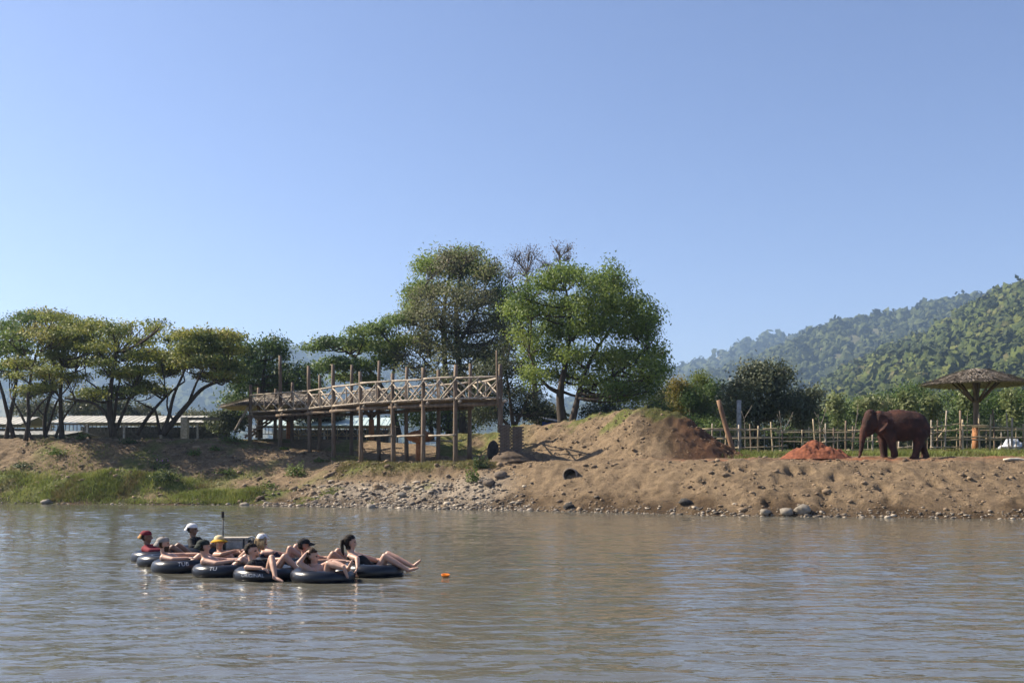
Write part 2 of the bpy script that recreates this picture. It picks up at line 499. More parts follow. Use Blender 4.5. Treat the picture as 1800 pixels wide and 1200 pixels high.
# earth mound on the right bank
ridge_px = np.array([(850, 765, 62), (920, 748, 59.5), (1000, 741, 57), (1050, 731, 55.5), (1100, 721, 54), (1150, 716, 53), (1190, 724, 52.4), (1215, 738, 52), (1250, 762, 51.6), (1290, 795, 51.2), (1320, 815, 51)])
RP = np.array([PX(*r) for r in ridge_px])
mx = np.arange(-4.5, 13.2, .11); my = np.arange(46.5, 68, .11)
MX, MY = np.meshgrid(mx, my)
rz = np.interp(MX, RP[:, 0], RP[:, 2]); ry = np.interp(MX, RP[:, 0], RP[:, 1])
d = MY - ry
front = np.where(MX < 6.5, 5.0, 5.0 - (MX - 6.5) * .75)
front = np.minimum(front, ry - (yw(MX) + 4.9) + .3)
prof = np.where(d < 0, np.clip(1 + d / np.maximum(front, 1.2), 0, 1), np.clip(1 - d / 6.0, 0, 1))
prof = prof ** .9
prof = prof * prof * (3 - 2 * prof) * .45 + prof * .55
zg = zter(MX, MY, False)
hgt = np.clip(rz - zg, 0, 9)
MZ = zg - .18 + (hgt + .18) * prof
# steep cut on the right end
w = np.clip(prof * 3, 0, 1)
u = (MX + MY * .8) * .7; vv = (MX - MY * .8) * .7
MZ = MZ + w * (.17 * fbm(u * .6, vv * 2.1, o=4, seed=31, g=.65) + .22 * fbm(MX * 1.1, MY * 1.1, o=4, seed=33, g=.6) + .12 * np.clip(vnoise(MX * 2.2, MY * 2.2, seed=34) - .6, 0, 1) + .09 * fbm(MX * 3.1, MY * 3.1, o=2, seed=37))
mg = np.clip((MZ - zg - 1.7) / .6 + fbm(MX * .9, MY * .9, o=4, seed=35) * 2.6 - .1, 0, .85) * (prof > .6)
mg = np.maximum(mg, np.clip((-MX + 1.5) / 3, 0, 1) * (prof > .3) * np.clip(.6 + fbm(MX * .9, MY * .9, o=3, seed=36), 0, 1))
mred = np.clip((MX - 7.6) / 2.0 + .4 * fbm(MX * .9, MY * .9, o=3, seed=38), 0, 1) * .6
mshade = np.clip((MX - 6.7 + (MY - 51) * .25) / 1.0 + 1.2 * fbm(MX * .8, MY * .8, o=3, seed=39), 0, 1) * .75  # shade of the mound's right face, painted into the soil colour
MPROF = prof
nxm = len(mx)
ii = (np.arange(len(my) - 1)[:, None] * nxm + np.arange(nxm - 1)[None]).ravel()
MF = np.stack([ii, ii + 1, ii + nxm + 1, ii + nxm], -1)
keep = prof.ravel()[MF].max(1) > 0.0
MV = np.stack([MX, MY, MZ], -1).reshape(-1, 3)
MF = MF[keep]
used = np.unique(MF); rem = -np.ones(len(MV), int); rem[used] = np.arange(len(used))
me = np_mesh('earth_mound', MV[used], rem[MF], [m_ground], True, vattr={'grass': mg.ravel()[used], 'red': mred.ravel()[used], 'pebble': np.zeros(len(used)), 'wet': mshade.ravel()[used]})  # wet carries the right face's painted shade here, not moisture
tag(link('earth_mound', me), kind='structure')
def zmound(x, y):
    i = int(np.clip(round((x - mx[0]) / .11), 0, len(mx) - 1)); j = int(np.clip(round((y - my[0]) / .11), 0, len(my) - 1))
    return MZ[j, i]

# wooded hills
def hill_mat(name, cols, sc):
    m, nt, b = new_mat(name)
    f = attr(nt, 'rnd')
    c = ramp(nt, f, [(i / (len(cols) - 1), cols[i]) for i in range(len(cols))])
    n = noise_node(nt, sc, 5, .7, coords(nt))
    c = mixc(nt, n, c, ramp(nt, n, [(.35, (.02, .03, .012)), (.7, (.12, .13, .04))]))
    nt.links.new(c, b.inputs['Base Color'])
    b.inputs['Roughness'].default_value = .9
    b.inputs['Specular IOR Level'].default_value = .05
    bump(nt, b, n, 1.0, 1.2)
    return m
m_hillground = simple('hill_soil', (.05, .055, .02), (.12, .105, .05), .05, .95, 0)
GREEN = [(.03, .042, .026), (.035, .055, .02), (.062, .085, .026), (.10, .125, .032), (.16, .17, .045), (.13, .11, .06)]
def hill(outline, d_foot, d_ridge, n_crowns, rad, seed, cols=GREEN, nq=20, zf=3.0, gully=.2, pw=.85):
    rng = np.random.default_rng(seed)
    ox = np.array([o[0] for o in outline], float); oy = np.array([o[1] for o in outline], float)
    def surf(px, t):
        # t: 0 foot .. 1 ridge .. >1 back side
        zr = CAMZ + (HOR - np.interp(px, ox, oy)) / FOC * d_ridge
        D = d_foot + (d_ridge - d_foot) * t
        g = fbm(px / 90.0 + t * .8, t * 2.2 + seed, o=4, seed=seed)
        hh = np.clip(t, 0, 1) ** pw * (1 + gully * 1.6 * g * np.clip(1.15 - t, 0, 1) * np.clip(t * 3, 0, 1))
        z = zf + (zr - zf) * np.where(t <= 1, hh, 1 - (t - 1) * .9)
        Dr = D
        X = (px - 900) / FOC * (d_foot * .55 + d_ridge * .45 + (D - d_foot) * .55 - (d_ridge - d_foot) * .0)
        # keep the ridge where it is seen
        X = (px - 900) / FOC * np.where(t <= 1, d_ridge * (.45 + .55 * t) if d_foot < d_ridge * .45 else D, D)
        return X, Dr, z
    pxs = np.linspace(ox[0], ox[-1], 140); ts = np.concatenate([np.linspace(0, 1, 40), np.linspace(1.1, 1.9, 5)])
    A, B = np.meshgrid(pxs, ts)
    X, Y, Z = surf(A, B)
    V = np.stack([X, Y, Z], -1).reshape(-1, 3)
    k = len(pxs); ii = (np.arange(len(ts) - 1)[:, None] * k + np.arange(k - 1)[None]).ravel()
    h = link('hill', np_mesh('hill', V, np.stack([ii, ii + 1, ii + k + 1, ii + k], -1), [m_hillground], True))
    tag(h, kind='structure')
    a = rng.uniform(ox[0], ox[-1], n_crowns * 3); t = rng.uniform(0.02, 1.04, n_crowns * 3) ** .8
    dens = .55 + fbm(a / 60.0, t * 7, o=3, seed=seed + 2)
    kp = rng.uniform(0, 1, len(a)) < dens; a, t = a[kp][:n_crowns], t[kp][:n_crowns]
    X, Y, Z = surf(a, t)
    r = rad * np.clip(rng.lognormal(-.08, .5, len(a)), .4, 2.3)
    R = np.stack([r, r, r * rng.uniform(.8, 1.35, len(a))], -1)
    cen = np.stack([X, Y, Z + r * .45], -1)
    tone = np.clip(.42 + .30 * rng.normal(size=len(a)) + .6 * fbm(a / 35.0, t * 9, o=3, seed=seed + 5), 0, 1)
    V, F, nf = scatter_blobs(cen, R * .86, 0, .5, rng)
    n = len(a) * nq
    d = rng.normal(size=(n, 3)); d[:, 2] = np.abs(d[:, 2]) * 1.1 - .25; d[:, 1] -= .35
    d /= np.linalg.norm(d, axis=1)[:, None]
    C = np.repeat(cen, nq, 0) + d * np.repeat(R, nq, 0) * rng.uniform(.75, 1.18, n)[:, None]
    nr = d + rng.normal(size=(n, 3)) * .55; nr /= np.linalg.norm(nr, axis=1)[:, None]
    tt = np.cross(nr, rng.normal(size=(n, 3))); tt /= np.linalg.norm(tt, axis=1)[:, None] + 1e-9
    bt = np.cross(nr, tt); L = (np.repeat(r, nq) * rng.uniform(.6, 1.3, n) * (1.25 / nq ** .5))[:, None]
    Q = np.stack([C - tt * L, C + bt * L * .8, C + tt * L, C - bt * L * .8], 1).reshape(-1, 3)
    QT = np.clip(np.repeat(tone, nq) + rng.normal(size=n) * .13, 0, 1)
    # triangles of the inner crown are stored with the leaf clusters as triangles
    T3 = np.concatenate([F, np.concatenate([np.arange(n * 4).reshape(n, 4)[:, [0, 1, 2]], np.arange(n * 4).reshape(n, 4)[:, [0, 2, 3]]], 0) + len(V)], 0)
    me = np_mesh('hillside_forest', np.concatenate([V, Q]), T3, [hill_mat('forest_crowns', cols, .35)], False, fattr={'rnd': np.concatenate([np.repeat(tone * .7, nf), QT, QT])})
    o = link('hillside_forest', me)
    return o
o = hill([(1380, 745), (1430, 700), (1480, 664), (1560, 618), (1640, 582), (1700, 550), (1745, 530), (1800, 515), (1900, 492), (2100, 470), (2400, 540)], 330, 900, 7600, 3.4, 1, nq=16)
tag(o, 'sunlit green wooded slope of the nearest hill at right', 'forest', kind='stuff')
o = hill([(1120, 705), (1220, 668), (1300, 640), (1380, 612), (1450, 583), (1500, 566), (1560, 556), (1620, 548), (1680, 528), (1760, 508), (1900, 500), (2200, 560)], 900, 1700, 8500, 5.0, 4, nq=5, cols=[(.02, .03, .016), (.04, .052, .022), (.062, .075, .03), (.085, .09, .035)])
tag(o, 'dark green wooded middle hill behind the nearest slope', 'forest', kind='stuff')
o = hill([(900, 735), (1000, 712), (1080, 690), (1160, 660), (1220, 642), (1290, 616), (1350, 600), (1400, 586), (1450, 580), (1550, 585), (1700, 600)], 1500, 2600, 4200, 8.5, 7, nq=6, cols=[(.02, .03, .018), (.04, .05, .024), (.06, .07, .03)])
tag(o, 'hazy blue wooded ridge dropping to the left behind the middle hill', 'forest', kind='stuff')
o = hill([(-700, 690), (-300, 650), (-100, 640), (60, 655), (200, 660), (330, 662), (400, 645), (460, 625), (515, 614), (560, 622), (620, 638), (700, 650), (800, 668), (900, 700), (1000, 725)], 1500, 2700, 2200, 12.0, 9, nq=5, cols=[(.02, .03, .018), (.04, .05, .024), (.06, .07, .03)])
tag(o, 'hazy blue wooded hill far behind the left trees', 'forest', kind='stuff')

# air
hz, nt, b = new_mat('air')
nt.nodes.remove(b)
pv = nt.nodes.new('ShaderNodeVolumePrincipled')
pv.inputs['Color'].default_value = (.48, .70, 1.0, 1)
pv.inputs['Density'].default_value = .00021
pv.inputs['Anisotropy'].default_value = .25
nt.links.new(pv.outputs[0], nt.nodes['Material Output'].inputs['Volume'])
g = Geo().box((0, 1600, 197), (7600, 4700, 404))
HZ = g.build('haze', hz)
tag(HZ, 'thin pale haze over the valley', 'haze', kind='stuff')

# ------------------------------------------------------------------ trees and plants
m_bark = simple('bark', (.028, .021, .016), (.075, .058, .045), 7, .9, .6, .03, (1, 1, .25))
m_bark_pale = simple('pale_bark', (.10, .085, .07), (.26, .22, .18), 7, .9, .5, .02, (1, 1, .25))
m_bark_grey = simple('grey_bark', (.05, .042, .036), (.12, .10, .085), 7, .9, .5, .02, (1, 1, .25))
LM = {
    'rain': leaf_mat('rain_tree_leaf', [(0.085, 0.113, 0.031), (0.149, 0.182, 0.042), (0.227, 0.248, 0.054), (0.340, 0.283, 0.071)]),
    'rain_green': leaf_mat('green_rain_tree_leaf', [(0.065, 0.105, 0.031), (0.120, 0.177, 0.042), (0.198, 0.248, 0.059)]),
    'bright': leaf_mat('bright_leaf', [(0.064, 0.106, 0.026), (0.120, 0.177, 0.037), (0.184, 0.248, 0.048), (0.241, 0.283, 0.071)]),
    'dense': leaf_mat('dense_leaf', [(0.041, 0.072, 0.024), (0.078, 0.126, 0.034), (0.132, 0.180, 0.046)]),
    'grey': leaf_mat('dry_leaf', [(0.099, 0.101, 0.059), (0.149, 0.149, 0.085), (0.170, 0.198, 0.073), (0.212, 0.184, 0.125)]),
    'twig': leaf_mat('withered_leaf', [(.11, .092, .080), (.16, .135, .115), (.16, .145, .10)], .15),
    'dark': leaf_mat('dark_leaf', [(.028, .038, .018), (.052, .066, .030), (.09, .105, .050)]),
    'bamboo': leaf_mat('bamboo_leaf', [(.055, .085, .022), (.10, .135, .03), (.16, .185, .04)]),
    'yellow': leaf_mat('yellow_bamboo_leaf', [(.11, .11, .022), (.18, .155, .03), (.26, .20, .04)]),
    'silver': leaf_mat('broad_leaf', [(.050, .062, .034), (.095, .112, .060), (.17, .18, .11)], .2),
    'pale': leaf_mat('sapling_leaf', [(.09, .12, .045), (.16, .19, .075), (.24, .255, .13)]),
    'olive': leaf_mat('far_leaf', [(.045, .055, .028), (.075, .082, .04), (.11, .11, .055)]),
}

def unit(a): return a / (np.linalg.norm(a, axis=-1, keepdims=True) + 1e-9)

def leaf_cloud(C, size, rng, up=.6, aspect=.5, out=None):
    n = len(C)
    nrm = unit(rng.normal(size=(n, 3)) * (1.0 if out is None else .55) + np.array([0, 0, up if out is None else up * .5]) + (0 if out is None else out))
    t = unit(np.cross(nrm, rng.normal(size=(n, 3))))
    bt = np.cross(nrm, t)
    L = (size * rng.uniform(.6, 1.35, n))[:, None]
    V = np.stack([C - t * L * .5, C + bt * L * aspect * .5 - nrm * L * .06, C + t * L * .5, C - bt * L * aspect * .5 - nrm * L * .06], 1).reshape(-1, 3)
    F = np.arange(n * 4).reshape(n, 4)
    return V, F

def pad_points(pads, n, rng, clump=.36, per=10, hollow=.35, gap=.0, flat=False):
    pads = np.asarray(pads, float)
    vol = (pads[:, 3] * pads[:, 4] * pads[:, 5]) ** (2 / 3.)
    pc = rng.choice(len(pads), max(4, n // per), p=vol / vol.sum())
    d = unit(rng.normal(size=(len(pc), 3)))
    if flat: d[:, 2] = np.where(d[:, 2] < -.25, -d[:, 2] * rng.uniform(.2, 1, len(d)), d[:, 2])
    r = rng.uniform(hollow, 1.0, len(pc)) ** .6
    r *= 1 + .30 * rng.normal(size=len(pc)) * .6
    c = pads[pc, :3] + d * r[:, None] * pads[pc, 3:6]
    if gap > 0:
        k = vnoise(c[:, 0] * .6 + 50, c[:, 1] * .6, c[:, 2] * .9, seed=int(rng.integers(99)))
        c = c[k > gap]; d = d[k > gap]; pc = pc[k > gap]
    ptone = .45 + .2 * rng.normal(size=len(pads))
    tone = np.clip(ptone[pc] + .14 * rng.normal(size=len(c)), 0, 1)
    P = np.repeat(c, per, 0) + rng.normal(size=(len(c) * per, 3)) * np.array([clump, clump, clump * (.5 if flat else .85)])
    T = np.clip(np.repeat(tone, per) + rng.normal(size=len(P)) * .08, 0, 1)
    return P, T, np.repeat(d, per, 0)

def branch(g, a, bb, r0, r1, sag=.12, n=6, seg=6):
    a = np.asarray(a, float); bb = np.asarray(bb, float)
    L = np.linalg.norm(bb - a)
    mid = (a + bb) / 2 + np.array([random.uniform(-1, 1) * .08, random.uniform(-1, 1) * .08, -sag]) * L
    P = [(1 - t) ** 2 * a + 2 * t * (1 - t) * mid + t * t * bb for t in np.linspace(0, 1, n)]
    g.tube(P, np.linspace(r0, r1, n), seg, .15, caps=False)
    return P

def tree(name, label, stems, pads, nleaf, lsize, lm, cat='tree', group=None, bark=None, clump=.36, per=10, up=.6, aspect=.5, gap=.0, twigs=4, limb=.075, hollow=.6, seed=1, sag=.12, flat=False):
    """stems: list of (polyline, r0, r1) in the world; pads: leaf masses (x,y,z,rx,ry,rz)"""
    rng = np.random.default_rng(seed); random.seed(seed)
    base = np.array(stems[0][0][0], float)
    root = thing(name, label, cat, base, group=group)
    g = Geo(); nodes = []
    for pl, r0, r1 in stems:
        pl = np.asarray(pl, float)
        # smooth the polyline
        t = np.linspace(0, 1, len(pl)); tt = np.linspace(0, 1, max(5, len(pl) * 3))
        Q = np.stack([np.interp(tt, t, pl[:, i]) for i in range(3)], -1)
        for _ in range(2): Q[1:-1] = (Q[:-2] + Q[1:-1] * 2 + Q[2:]) / 4
        R = r0 + (r1 - r0) * tt ** .8
        if name == 'bamboo_clump': Geo().tube(Q - base, R, 9, .12).build('culm', bark, root, True)
        else: g.tube(Q - base, R, 9, .12)
        nodes += [(q, r) for q, r in zip(Q, R)][len(Q) // 3:]
    NQ = np.array([q for q, r in nodes]); NR = np.array([r for q, r in nodes])
    for p in pads:
        c = np.array(p[:3]); low = c - np.array([0, 0, p[5] * .5])
        dd = np.linalg.norm(NQ - low, axis=1) + np.where(NQ[:, 2] > low[2] + .2, 6, 0)
        i = int(dd.argmin())
        P = branch(g, NQ[i] - base, low - base, min(NR[i] * .8, limb * 1.4), limb * .35, sag)
        for _ in range(twigs):
            d = rng.normal(size=3); d[2] = abs(d[2]) * .7; d = unit(d)
            e = c + d * np.array(p[3:6]) * rng.uniform(.6, .98)
            branch(g, P[rng.integers(2, 6)], e - base, limb * .38, .012, sag * .5, 4, 4)
    if name == 'bamboo_clump':
        o = g.build('branches', bark, root, True); o['kind'] = 'stuff'
    else: g.build('trunk', bark or m_bark, root, True)
    if nleaf:
        C, T, OD = pad_points(pads, nleaf, rng, clump, per, hollow, gap, flat)
        V, F = leaf_cloud(C - base, lsize, rng, up, aspect, OD)
        link('crown', np_mesh('crown', V, F, [LM[lm]], False, fattr={'rnd': T}), root)
    return root

def ppads(L, D, depth=2.0, copies=2, seed=0, flat=1.0):
    """leaf masses given by picture column, row, half width, half height; spread through the crown's depth"""
    r = random.Random(seed); out = []
    for q in L:
        px, py, rx, ry = q[:4]; DD = D + (q[4] if len(q) > 4 else 0)
        for k in range(copies):
            d = DD + (r.uniform(-1, 1) * depth if copies > 1 else 0)
            c = PX(px + r.uniform(-.5, .5) * rx * (k > 0), py + r.uniform(-.75, .95) * ry * (k > 0), d)
            s = d / FOC; q_ = r.uniform(.6, 1.15)
            out.append((*c, rx * s * q_, max(rx * s * .85 * q_, .5), ry * s * flat * r.uniform(.8, 1.35) * (.5 + .5 * q_)))
    return out
def pst(L, D, r0, r1, dd=0.0):
    return ([PX(x, y, D + dd * i / max(1, len(L) - 1)) for i, (x, y) in enumerate(L)], r0, r1)

# -- row of rain trees on the left bank
G1 = 'rain trees in a row along the left bank'
tree('rain_tree', 'leftmost dark rain tree, thin twin trunks at the picture edge',
     [pst([(10, 775), (17, 735), (27, 690), (30, 640), (36, 600)], 67, 0.176, .07), pst([(26, 775), (15, 735), (5, 690), (-12, 640), (-30, 610)], 67, 0.160, .06)],
     ppads([(-30, 590, 40, 16), (15, 580, 38, 16), (50, 562, 36, 13), (5, 615, 36, 14), (45, 610, 34, 14), (-60, 620, 40, 18), (20, 645, 30, 10)], 67, 4, 3, 1), 17000, .18, 'rain_green', group=G1, twigs=4, flat=True, clump=.27, gap=.38, seed=11)
tree('rain_tree', 'rain tree with crossed slender trunks, second from the left edge',
     [pst([(45, 774), (52, 735), (48, 700), (56, 650), (70, 600)], 65, 0.160, .06), pst([(57, 774), (45, 745), (34, 722), (20, 700)], 65, 0.104, .05), pst([(52, 735), (75, 705), (95, 690)], 65, 0.080, .04)],
     ppads([(75, 562, 34, 13), (105, 560, 30, 12), (70, 590, 36, 14), (110, 590, 28, 13), (40, 640, 32, 9), (62, 688, 30, 8), (90, 655, 30, 9), (25, 665, 26, 8)], 65, 4, 3, 2), 15000, .17, 'rain', group=G1, twigs=4, flat=True, clump=.27, gap=.39, seed=12)
tree('rain_tree', 'slim rain tree with a Y-shaped trunk, third from the left edge',
     [pst([(80, 770), (77, 730), (88, 700), (92, 660), (100, 610)], 68, 0.152, .05), pst([(80, 765), (92, 730), (100, 703), (120, 680)], 68, 0.112, .04), pst([(77, 730), (66, 718), (62, 705)], 68, 0.064, .03)],
     ppads([(125, 572, 30, 11), (95, 625, 30, 10), (120, 640, 28, 9), (80, 655, 26, 9), (130, 605, 28, 11)], 68, 4, 3, 3), 11000, .17, 'rain', group=G1, twigs=4, flat=True, clump=.27, gap=.40, seed=13)
tree('rain_tree', 'straight single-trunk rain tree left of the long pale shed',
     [pst([(109, 770), (107, 730), (106, 690), (109, 650), (112, 600)], 66, 0.192, .06), pst([(97, 770), (106, 745), (118, 725), (134, 705)], 66, 0.104, .04), pst([(107, 700), (90, 680), (72, 668)], 66, 0.080, .04)],
     ppads([(135, 585, 32, 12), (150, 610, 32, 12), (100, 605, 30, 11), (115, 635, 32, 11), (150, 640, 28, 9), (85, 680, 24, 7), (130, 665, 26, 8)], 66, 4, 3, 4), 14000, .17, 'rain', group=G1, twigs=4, flat=True, clump=.27, gap=.39, seed=14)
tree('rain_tree', 'broad yellowish rain tree forking low in front of the long shed',
     [pst([(200, 767), (194, 735), (192, 705), (196, 670), (205, 620)], 64, 0.272, .08), pst([(197, 750), (185, 722), (165, 708), (140, 703), (114, 700)], 64, 0.136, .05), pst([(204, 755), (218, 722), (228, 700), (236, 680)], 64, 0.120, .05), pst([(200, 740), (205, 700), (212, 660)], 65, 0.120, .05), pst([(192, 705), (172, 682), (152, 668)], 64, 0.080, .04)],
     ppads([(175, 577, 32, 12), (215, 575, 34, 11), (255, 577, 34, 11), (280, 574, 14, 6), (165, 605, 34, 12), (205, 600, 36, 13), (250, 602, 34, 13), (180, 632, 34, 12), (225, 630, 36, 13), (265, 625, 28, 11), (160, 695, 24, 8), (195, 690, 34, 9), (235, 690, 24, 8), (210, 660, 32, 10), (245, 655, 26, 9)], 64.5, 4, 3, 5), 27000, .19, 'rain', group=G1, twigs=4, flat=True, clump=.27, gap=.39, seed=15)
tree('rain_tree', 'rain tree with one thin trunk leaning right past the shed',
     [pst([(241, 764), (256, 738), (272, 718), (288, 700), (305, 684), (325, 670)], 66, 0.152, .05), pst([(270, 720), (248, 708), (230, 700)], 66, 0.072, .03), pst([(288, 700), (290, 670), (284, 640)], 66, 0.072, .03)],
     ppads([(250, 672, 24, 9), (285, 650, 30, 10), (310, 625, 30, 11), (275, 690, 22, 7), (300, 600, 24, 8)], 66, 4, 3, 6), 12000, .19, 'rain', group=G1, twigs=4, flat=True, clump=.27, gap=.40, seed=16)
tree('rain_tree', 'rightmost rain tree with several stems sweeping up to the right',
     [pst([(286, 764), (305, 740), (332, 708), (355, 682), (378, 672), (405, 667)], 65, 0.216, .07), pst([(281, 764), (276, 730), (270, 715)], 65, 0.120, .06), pst([(285, 762), (298, 730), (303, 700), (318, 665), (335, 630)], 65, 0.160, .05), pst([(332, 708), (345, 672), (362, 640)], 65, 0.104, .04), pst([(305, 740), (292, 715), (296, 690), (280, 665)], 65, 0.080, .03)],
     ppads([(335, 590, 26, 8), (365, 588, 30, 9), (395, 590, 26, 8), (418, 594, 14, 6), (325, 612, 32, 11), (365, 612, 36, 12), (400, 615, 30, 11), (340, 635, 34, 11), (385, 640, 34, 11), (410, 645, 26, 11), (315, 645, 26, 9), (360, 660, 30, 8), (395, 662, 26, 7)], 65, 4, 3, 7), 23000, .19, 'rain', group=G1, twigs=4, flat=True, clump=.27, gap=.38, seed=17)

# -- behind the platform
tree('leafy_tree', 'dense deep-green tree behind the left end of the timber platform',
     [pst([(455, 770), (458, 720), (462, 670), (468, 620)], 76, .3, .08)],
     ppads([(470, 612, 22, 12), (440, 618, 22, 11), (492, 620, 12, 8), (425, 645, 26, 13), (462, 642, 32, 15), (495, 650, 20, 12), (430, 672, 28, 12), (470, 675, 32, 14), (505, 675, 26, 12), (415, 700, 22, 10), (530, 660, 26, 9), (545, 680, 24, 9)], 76, 2.5, 2, 8), 15000, .24, 'dense', seed=18, gap=.25)
tree('umbrella_tree', 'flat-topped dark green tree stepping up to the right behind the platform',
     [pst([(700, 765), (690, 715), (665, 670), (640, 640), (610, 618), (585, 606)], 80, .32, .06), pst([(690, 715), (690, 660), (700, 610)], 80, .2, .06), pst([(665, 670), (640, 665), (615, 660)], 80, .1, .04)],
     ppads([(552, 612, 20, 5), (580, 606, 26, 7), (612, 598, 28, 9), (640, 586, 28, 10), (670, 578, 28, 10), (700, 566, 28, 11), (725, 560, 22, 11), (640, 612, 34, 10), (680, 605, 36, 12), (715, 600, 30, 14), (590, 640, 30, 9), (560, 648, 24, 7), (630, 645, 34, 10), (675, 640, 34, 12), (605, 665, 30, 9), (650, 672, 34, 10)], 80, 3.2, 2, 9), 20000, .25, 'rain_green', seed=19, flat=True, gap=.28)
tree('tall_tree', 'tall half-withered tree with grey-brown twigs left of the round tree',
     [pst([(815, 770), (812, 700), (806, 630), (800, 560), (806, 500), (815, 460)], 78, .4, .07), pst([(806, 630), (775, 580), (755, 530), (748, 500)], 78, .2, .05), pst([(808, 600), (838, 550), (855, 500)], 78, .18, .05), pst([(812, 700), (770, 660), (735, 620)], 78, .16, .05)],
     ppads([(790, 455, 40, 12), (830, 452, 34, 11), (760, 475, 22, 14), (800, 478, 40, 14), (850, 478, 30, 15), (870, 465, 16, 12)], 78, 2.5, 2, 10) + ppads([(765, 510, 36, 19), (810, 515, 42, 20), (855, 520, 38, 21), (738, 525, 24, 16), (725, 560, 34, 20), (765, 560, 42, 22), (810, 565, 42, 22), (855, 570, 40, 24), (740, 605, 46, 22), (795, 615, 44, 22), (840, 620, 42, 24), (880, 590, 30, 24), (725, 650, 44, 20), (785, 660, 44, 20), (840, 665, 42, 20), (700, 620, 36, 18), (885, 540, 26, 24), (890, 500, 20, 18), (895, 580, 26, 26), (890, 630, 28, 22)], 78, 2.8, 2, 11), 40000, .2, 'grey', seed=20, gap=.34, twigs=9, limb=.09, hollow=.2)
tree('tall_tree', 'green leafy tree top rising through the withered tall tree',
     [pst([(790, 772), (785, 680), (778, 580), (785, 500), (800, 455)], 81, .33, .06)],
     ppads([(785, 452, 40, 12), (825, 450, 36, 12), (760, 468, 20, 16), (800, 475, 40, 15), (845, 470, 28, 14), (760, 505, 26, 13), (815, 510, 34, 14), (735, 545, 22, 12), (880, 560, 22, 18), (820, 585, 30, 13), (870, 620, 24, 20), (750, 590, 24, 12), (735, 500, 18, 14), (722, 525, 16, 12), (745, 465, 12, 10), (880, 520, 18, 16)], 81, 2.4, 2, 12), 24000, .22, 'bright', seed=21, gap=.3)
tree('bare_tree', 'nearly leafless twiggy tree poking above the crowns in the middle',
     [pst([(945, 765), (940, 680), (935, 600), (930, 530), (925, 480)], 88, .3, .05), pst([(938, 620), (965, 540), (985, 480), (985, 450)], 88, .14, .03), pst([(935, 570), (905, 520), (898, 480)], 88, .12, .03)],
     ppads([(912, 452, 20, 16), (940, 445, 18, 14), (926, 465, 24, 16), (955, 462, 18, 14), (900, 480, 20, 16), (1002, 435, 8, 10), (978, 432, 8, 10), (930, 480, 26, 18), (985, 445, 14, 18), (1000, 450, 10, 16), (965, 480, 22, 15), (915, 510, 26, 16), (950, 510, 26, 15)], 88, 1.8, 2, 13), 4200, .14, 'twig', seed=22, gap=.25, bark=m_bark_grey, twigs=9, limb=.085, hollow=.1, sag=.02)
tree('round_tree', 'big bright green round-crowned tree right of the platform',
     [pst([(990, 748), (985, 715), (984, 690), (990, 660), (1000, 610), (1005, 560), (995, 510)], 66, .36, .07), pst([(1004, 748), (1012, 715), (1016, 695), (1025, 660), (1050, 610), (1080, 570)], 65, .26, .06), pst([(984, 690), (965, 682), (945, 660), (930, 620)], 66, .17, .05), pst([(1016, 695), (1060, 670), (1110, 640), (1135, 610)], 65, .16, .05), pst([(1005, 600), (1030, 550), (1055, 500)], 65.5, .14, .04)],
     ppads([(985, 478, 26, 12), (965, 500, 30, 14), (1010, 485, 24, 11), (1045, 492, 26, 13), (1075, 478, 18, 12), (1085, 500, 28, 15), (925, 520, 28, 15), (905, 545, 22, 15), (945, 545, 34, 18), (990, 530, 38, 18), (1035, 530, 38, 18), (1080, 530, 36, 18), (1115, 535, 30, 16), (1135, 560, 20, 18), (925, 580, 34, 18), (970, 580, 38, 18), (1020, 575, 40, 18), (1070, 575, 40, 20), (1115, 580, 36, 20), (1140, 600, 20, 20), (935, 618, 30, 16), (975, 625, 36, 16), (1025, 620, 40, 18), (1075, 622, 40, 20), (1120, 630, 36, 20), (1155, 635, 20, 18), (1165, 615, 10, 8), (940, 655, 26, 14), (985, 655, 30, 10), (1045, 660, 38, 13), (1095, 665, 40, 15), (1140, 668, 30, 16), (1165, 655, 12, 12), (1075, 690, 36, 9), (1120, 695, 34, 9)], 66, 4.0, 3, 14), 62000, .185, 'bright', seed=23, gap=.17, clump=.29)
tree('dark_tree', 'dull grey-green bushy tree beside the right end of the platform',
     [pst([(905, 775), (900, 730), (895, 690), (890, 650)], 72, .2, .06), pst([(902, 755), (925, 710), (935, 670)], 72, .14, .04), pst([(903, 760), (870, 720), (855, 680)], 72, .14, .04)],
     ppads([(850, 650, 26, 18), (890, 640, 28, 18), (925, 650, 24, 18), (860, 690, 28, 18), (905, 685, 32, 18), (940, 690, 22, 16), (875, 725, 30, 14), (920, 725, 30, 14), (945, 720, 18, 12), (845, 725, 20, 14), (890, 610, 20, 14)], 72, 2.2, 2, 15), 17000, .19, 'dark', seed=24, gap=.36, twigs=8)
tree('dark_tree', 'low dark tree in the shade right of the round tree trunk',
     [pst([(1060, 760), (1062, 735), (1065, 710)], 76, .18, .06)],
     ppads([(1040, 722, 22, 14), (1070, 712, 26, 15), (1105, 722, 26, 15), (1135, 730, 24, 12), (1060, 742, 30, 10), (1110, 745, 34, 10), (1150, 715, 18, 14)], 76, 2, 2, 16), 8000, .2, 'dark', seed=25, gap=.25)
tree('dark_tree', 'dark shaded tree seen between the platform posts',
     [pst([(760, 775), (757, 735), (755, 700)], 80, .2, .07)],
     ppads([(700, 705, 30, 14), (745, 700, 34, 16), (790, 708, 34, 16), (830, 715, 26, 16), (720, 735, 30, 12), (770, 740, 34, 12), (815, 745, 26, 12)], 80, 2, 2, 17), 8000, .21, 'dense', seed=26, gap=.3)
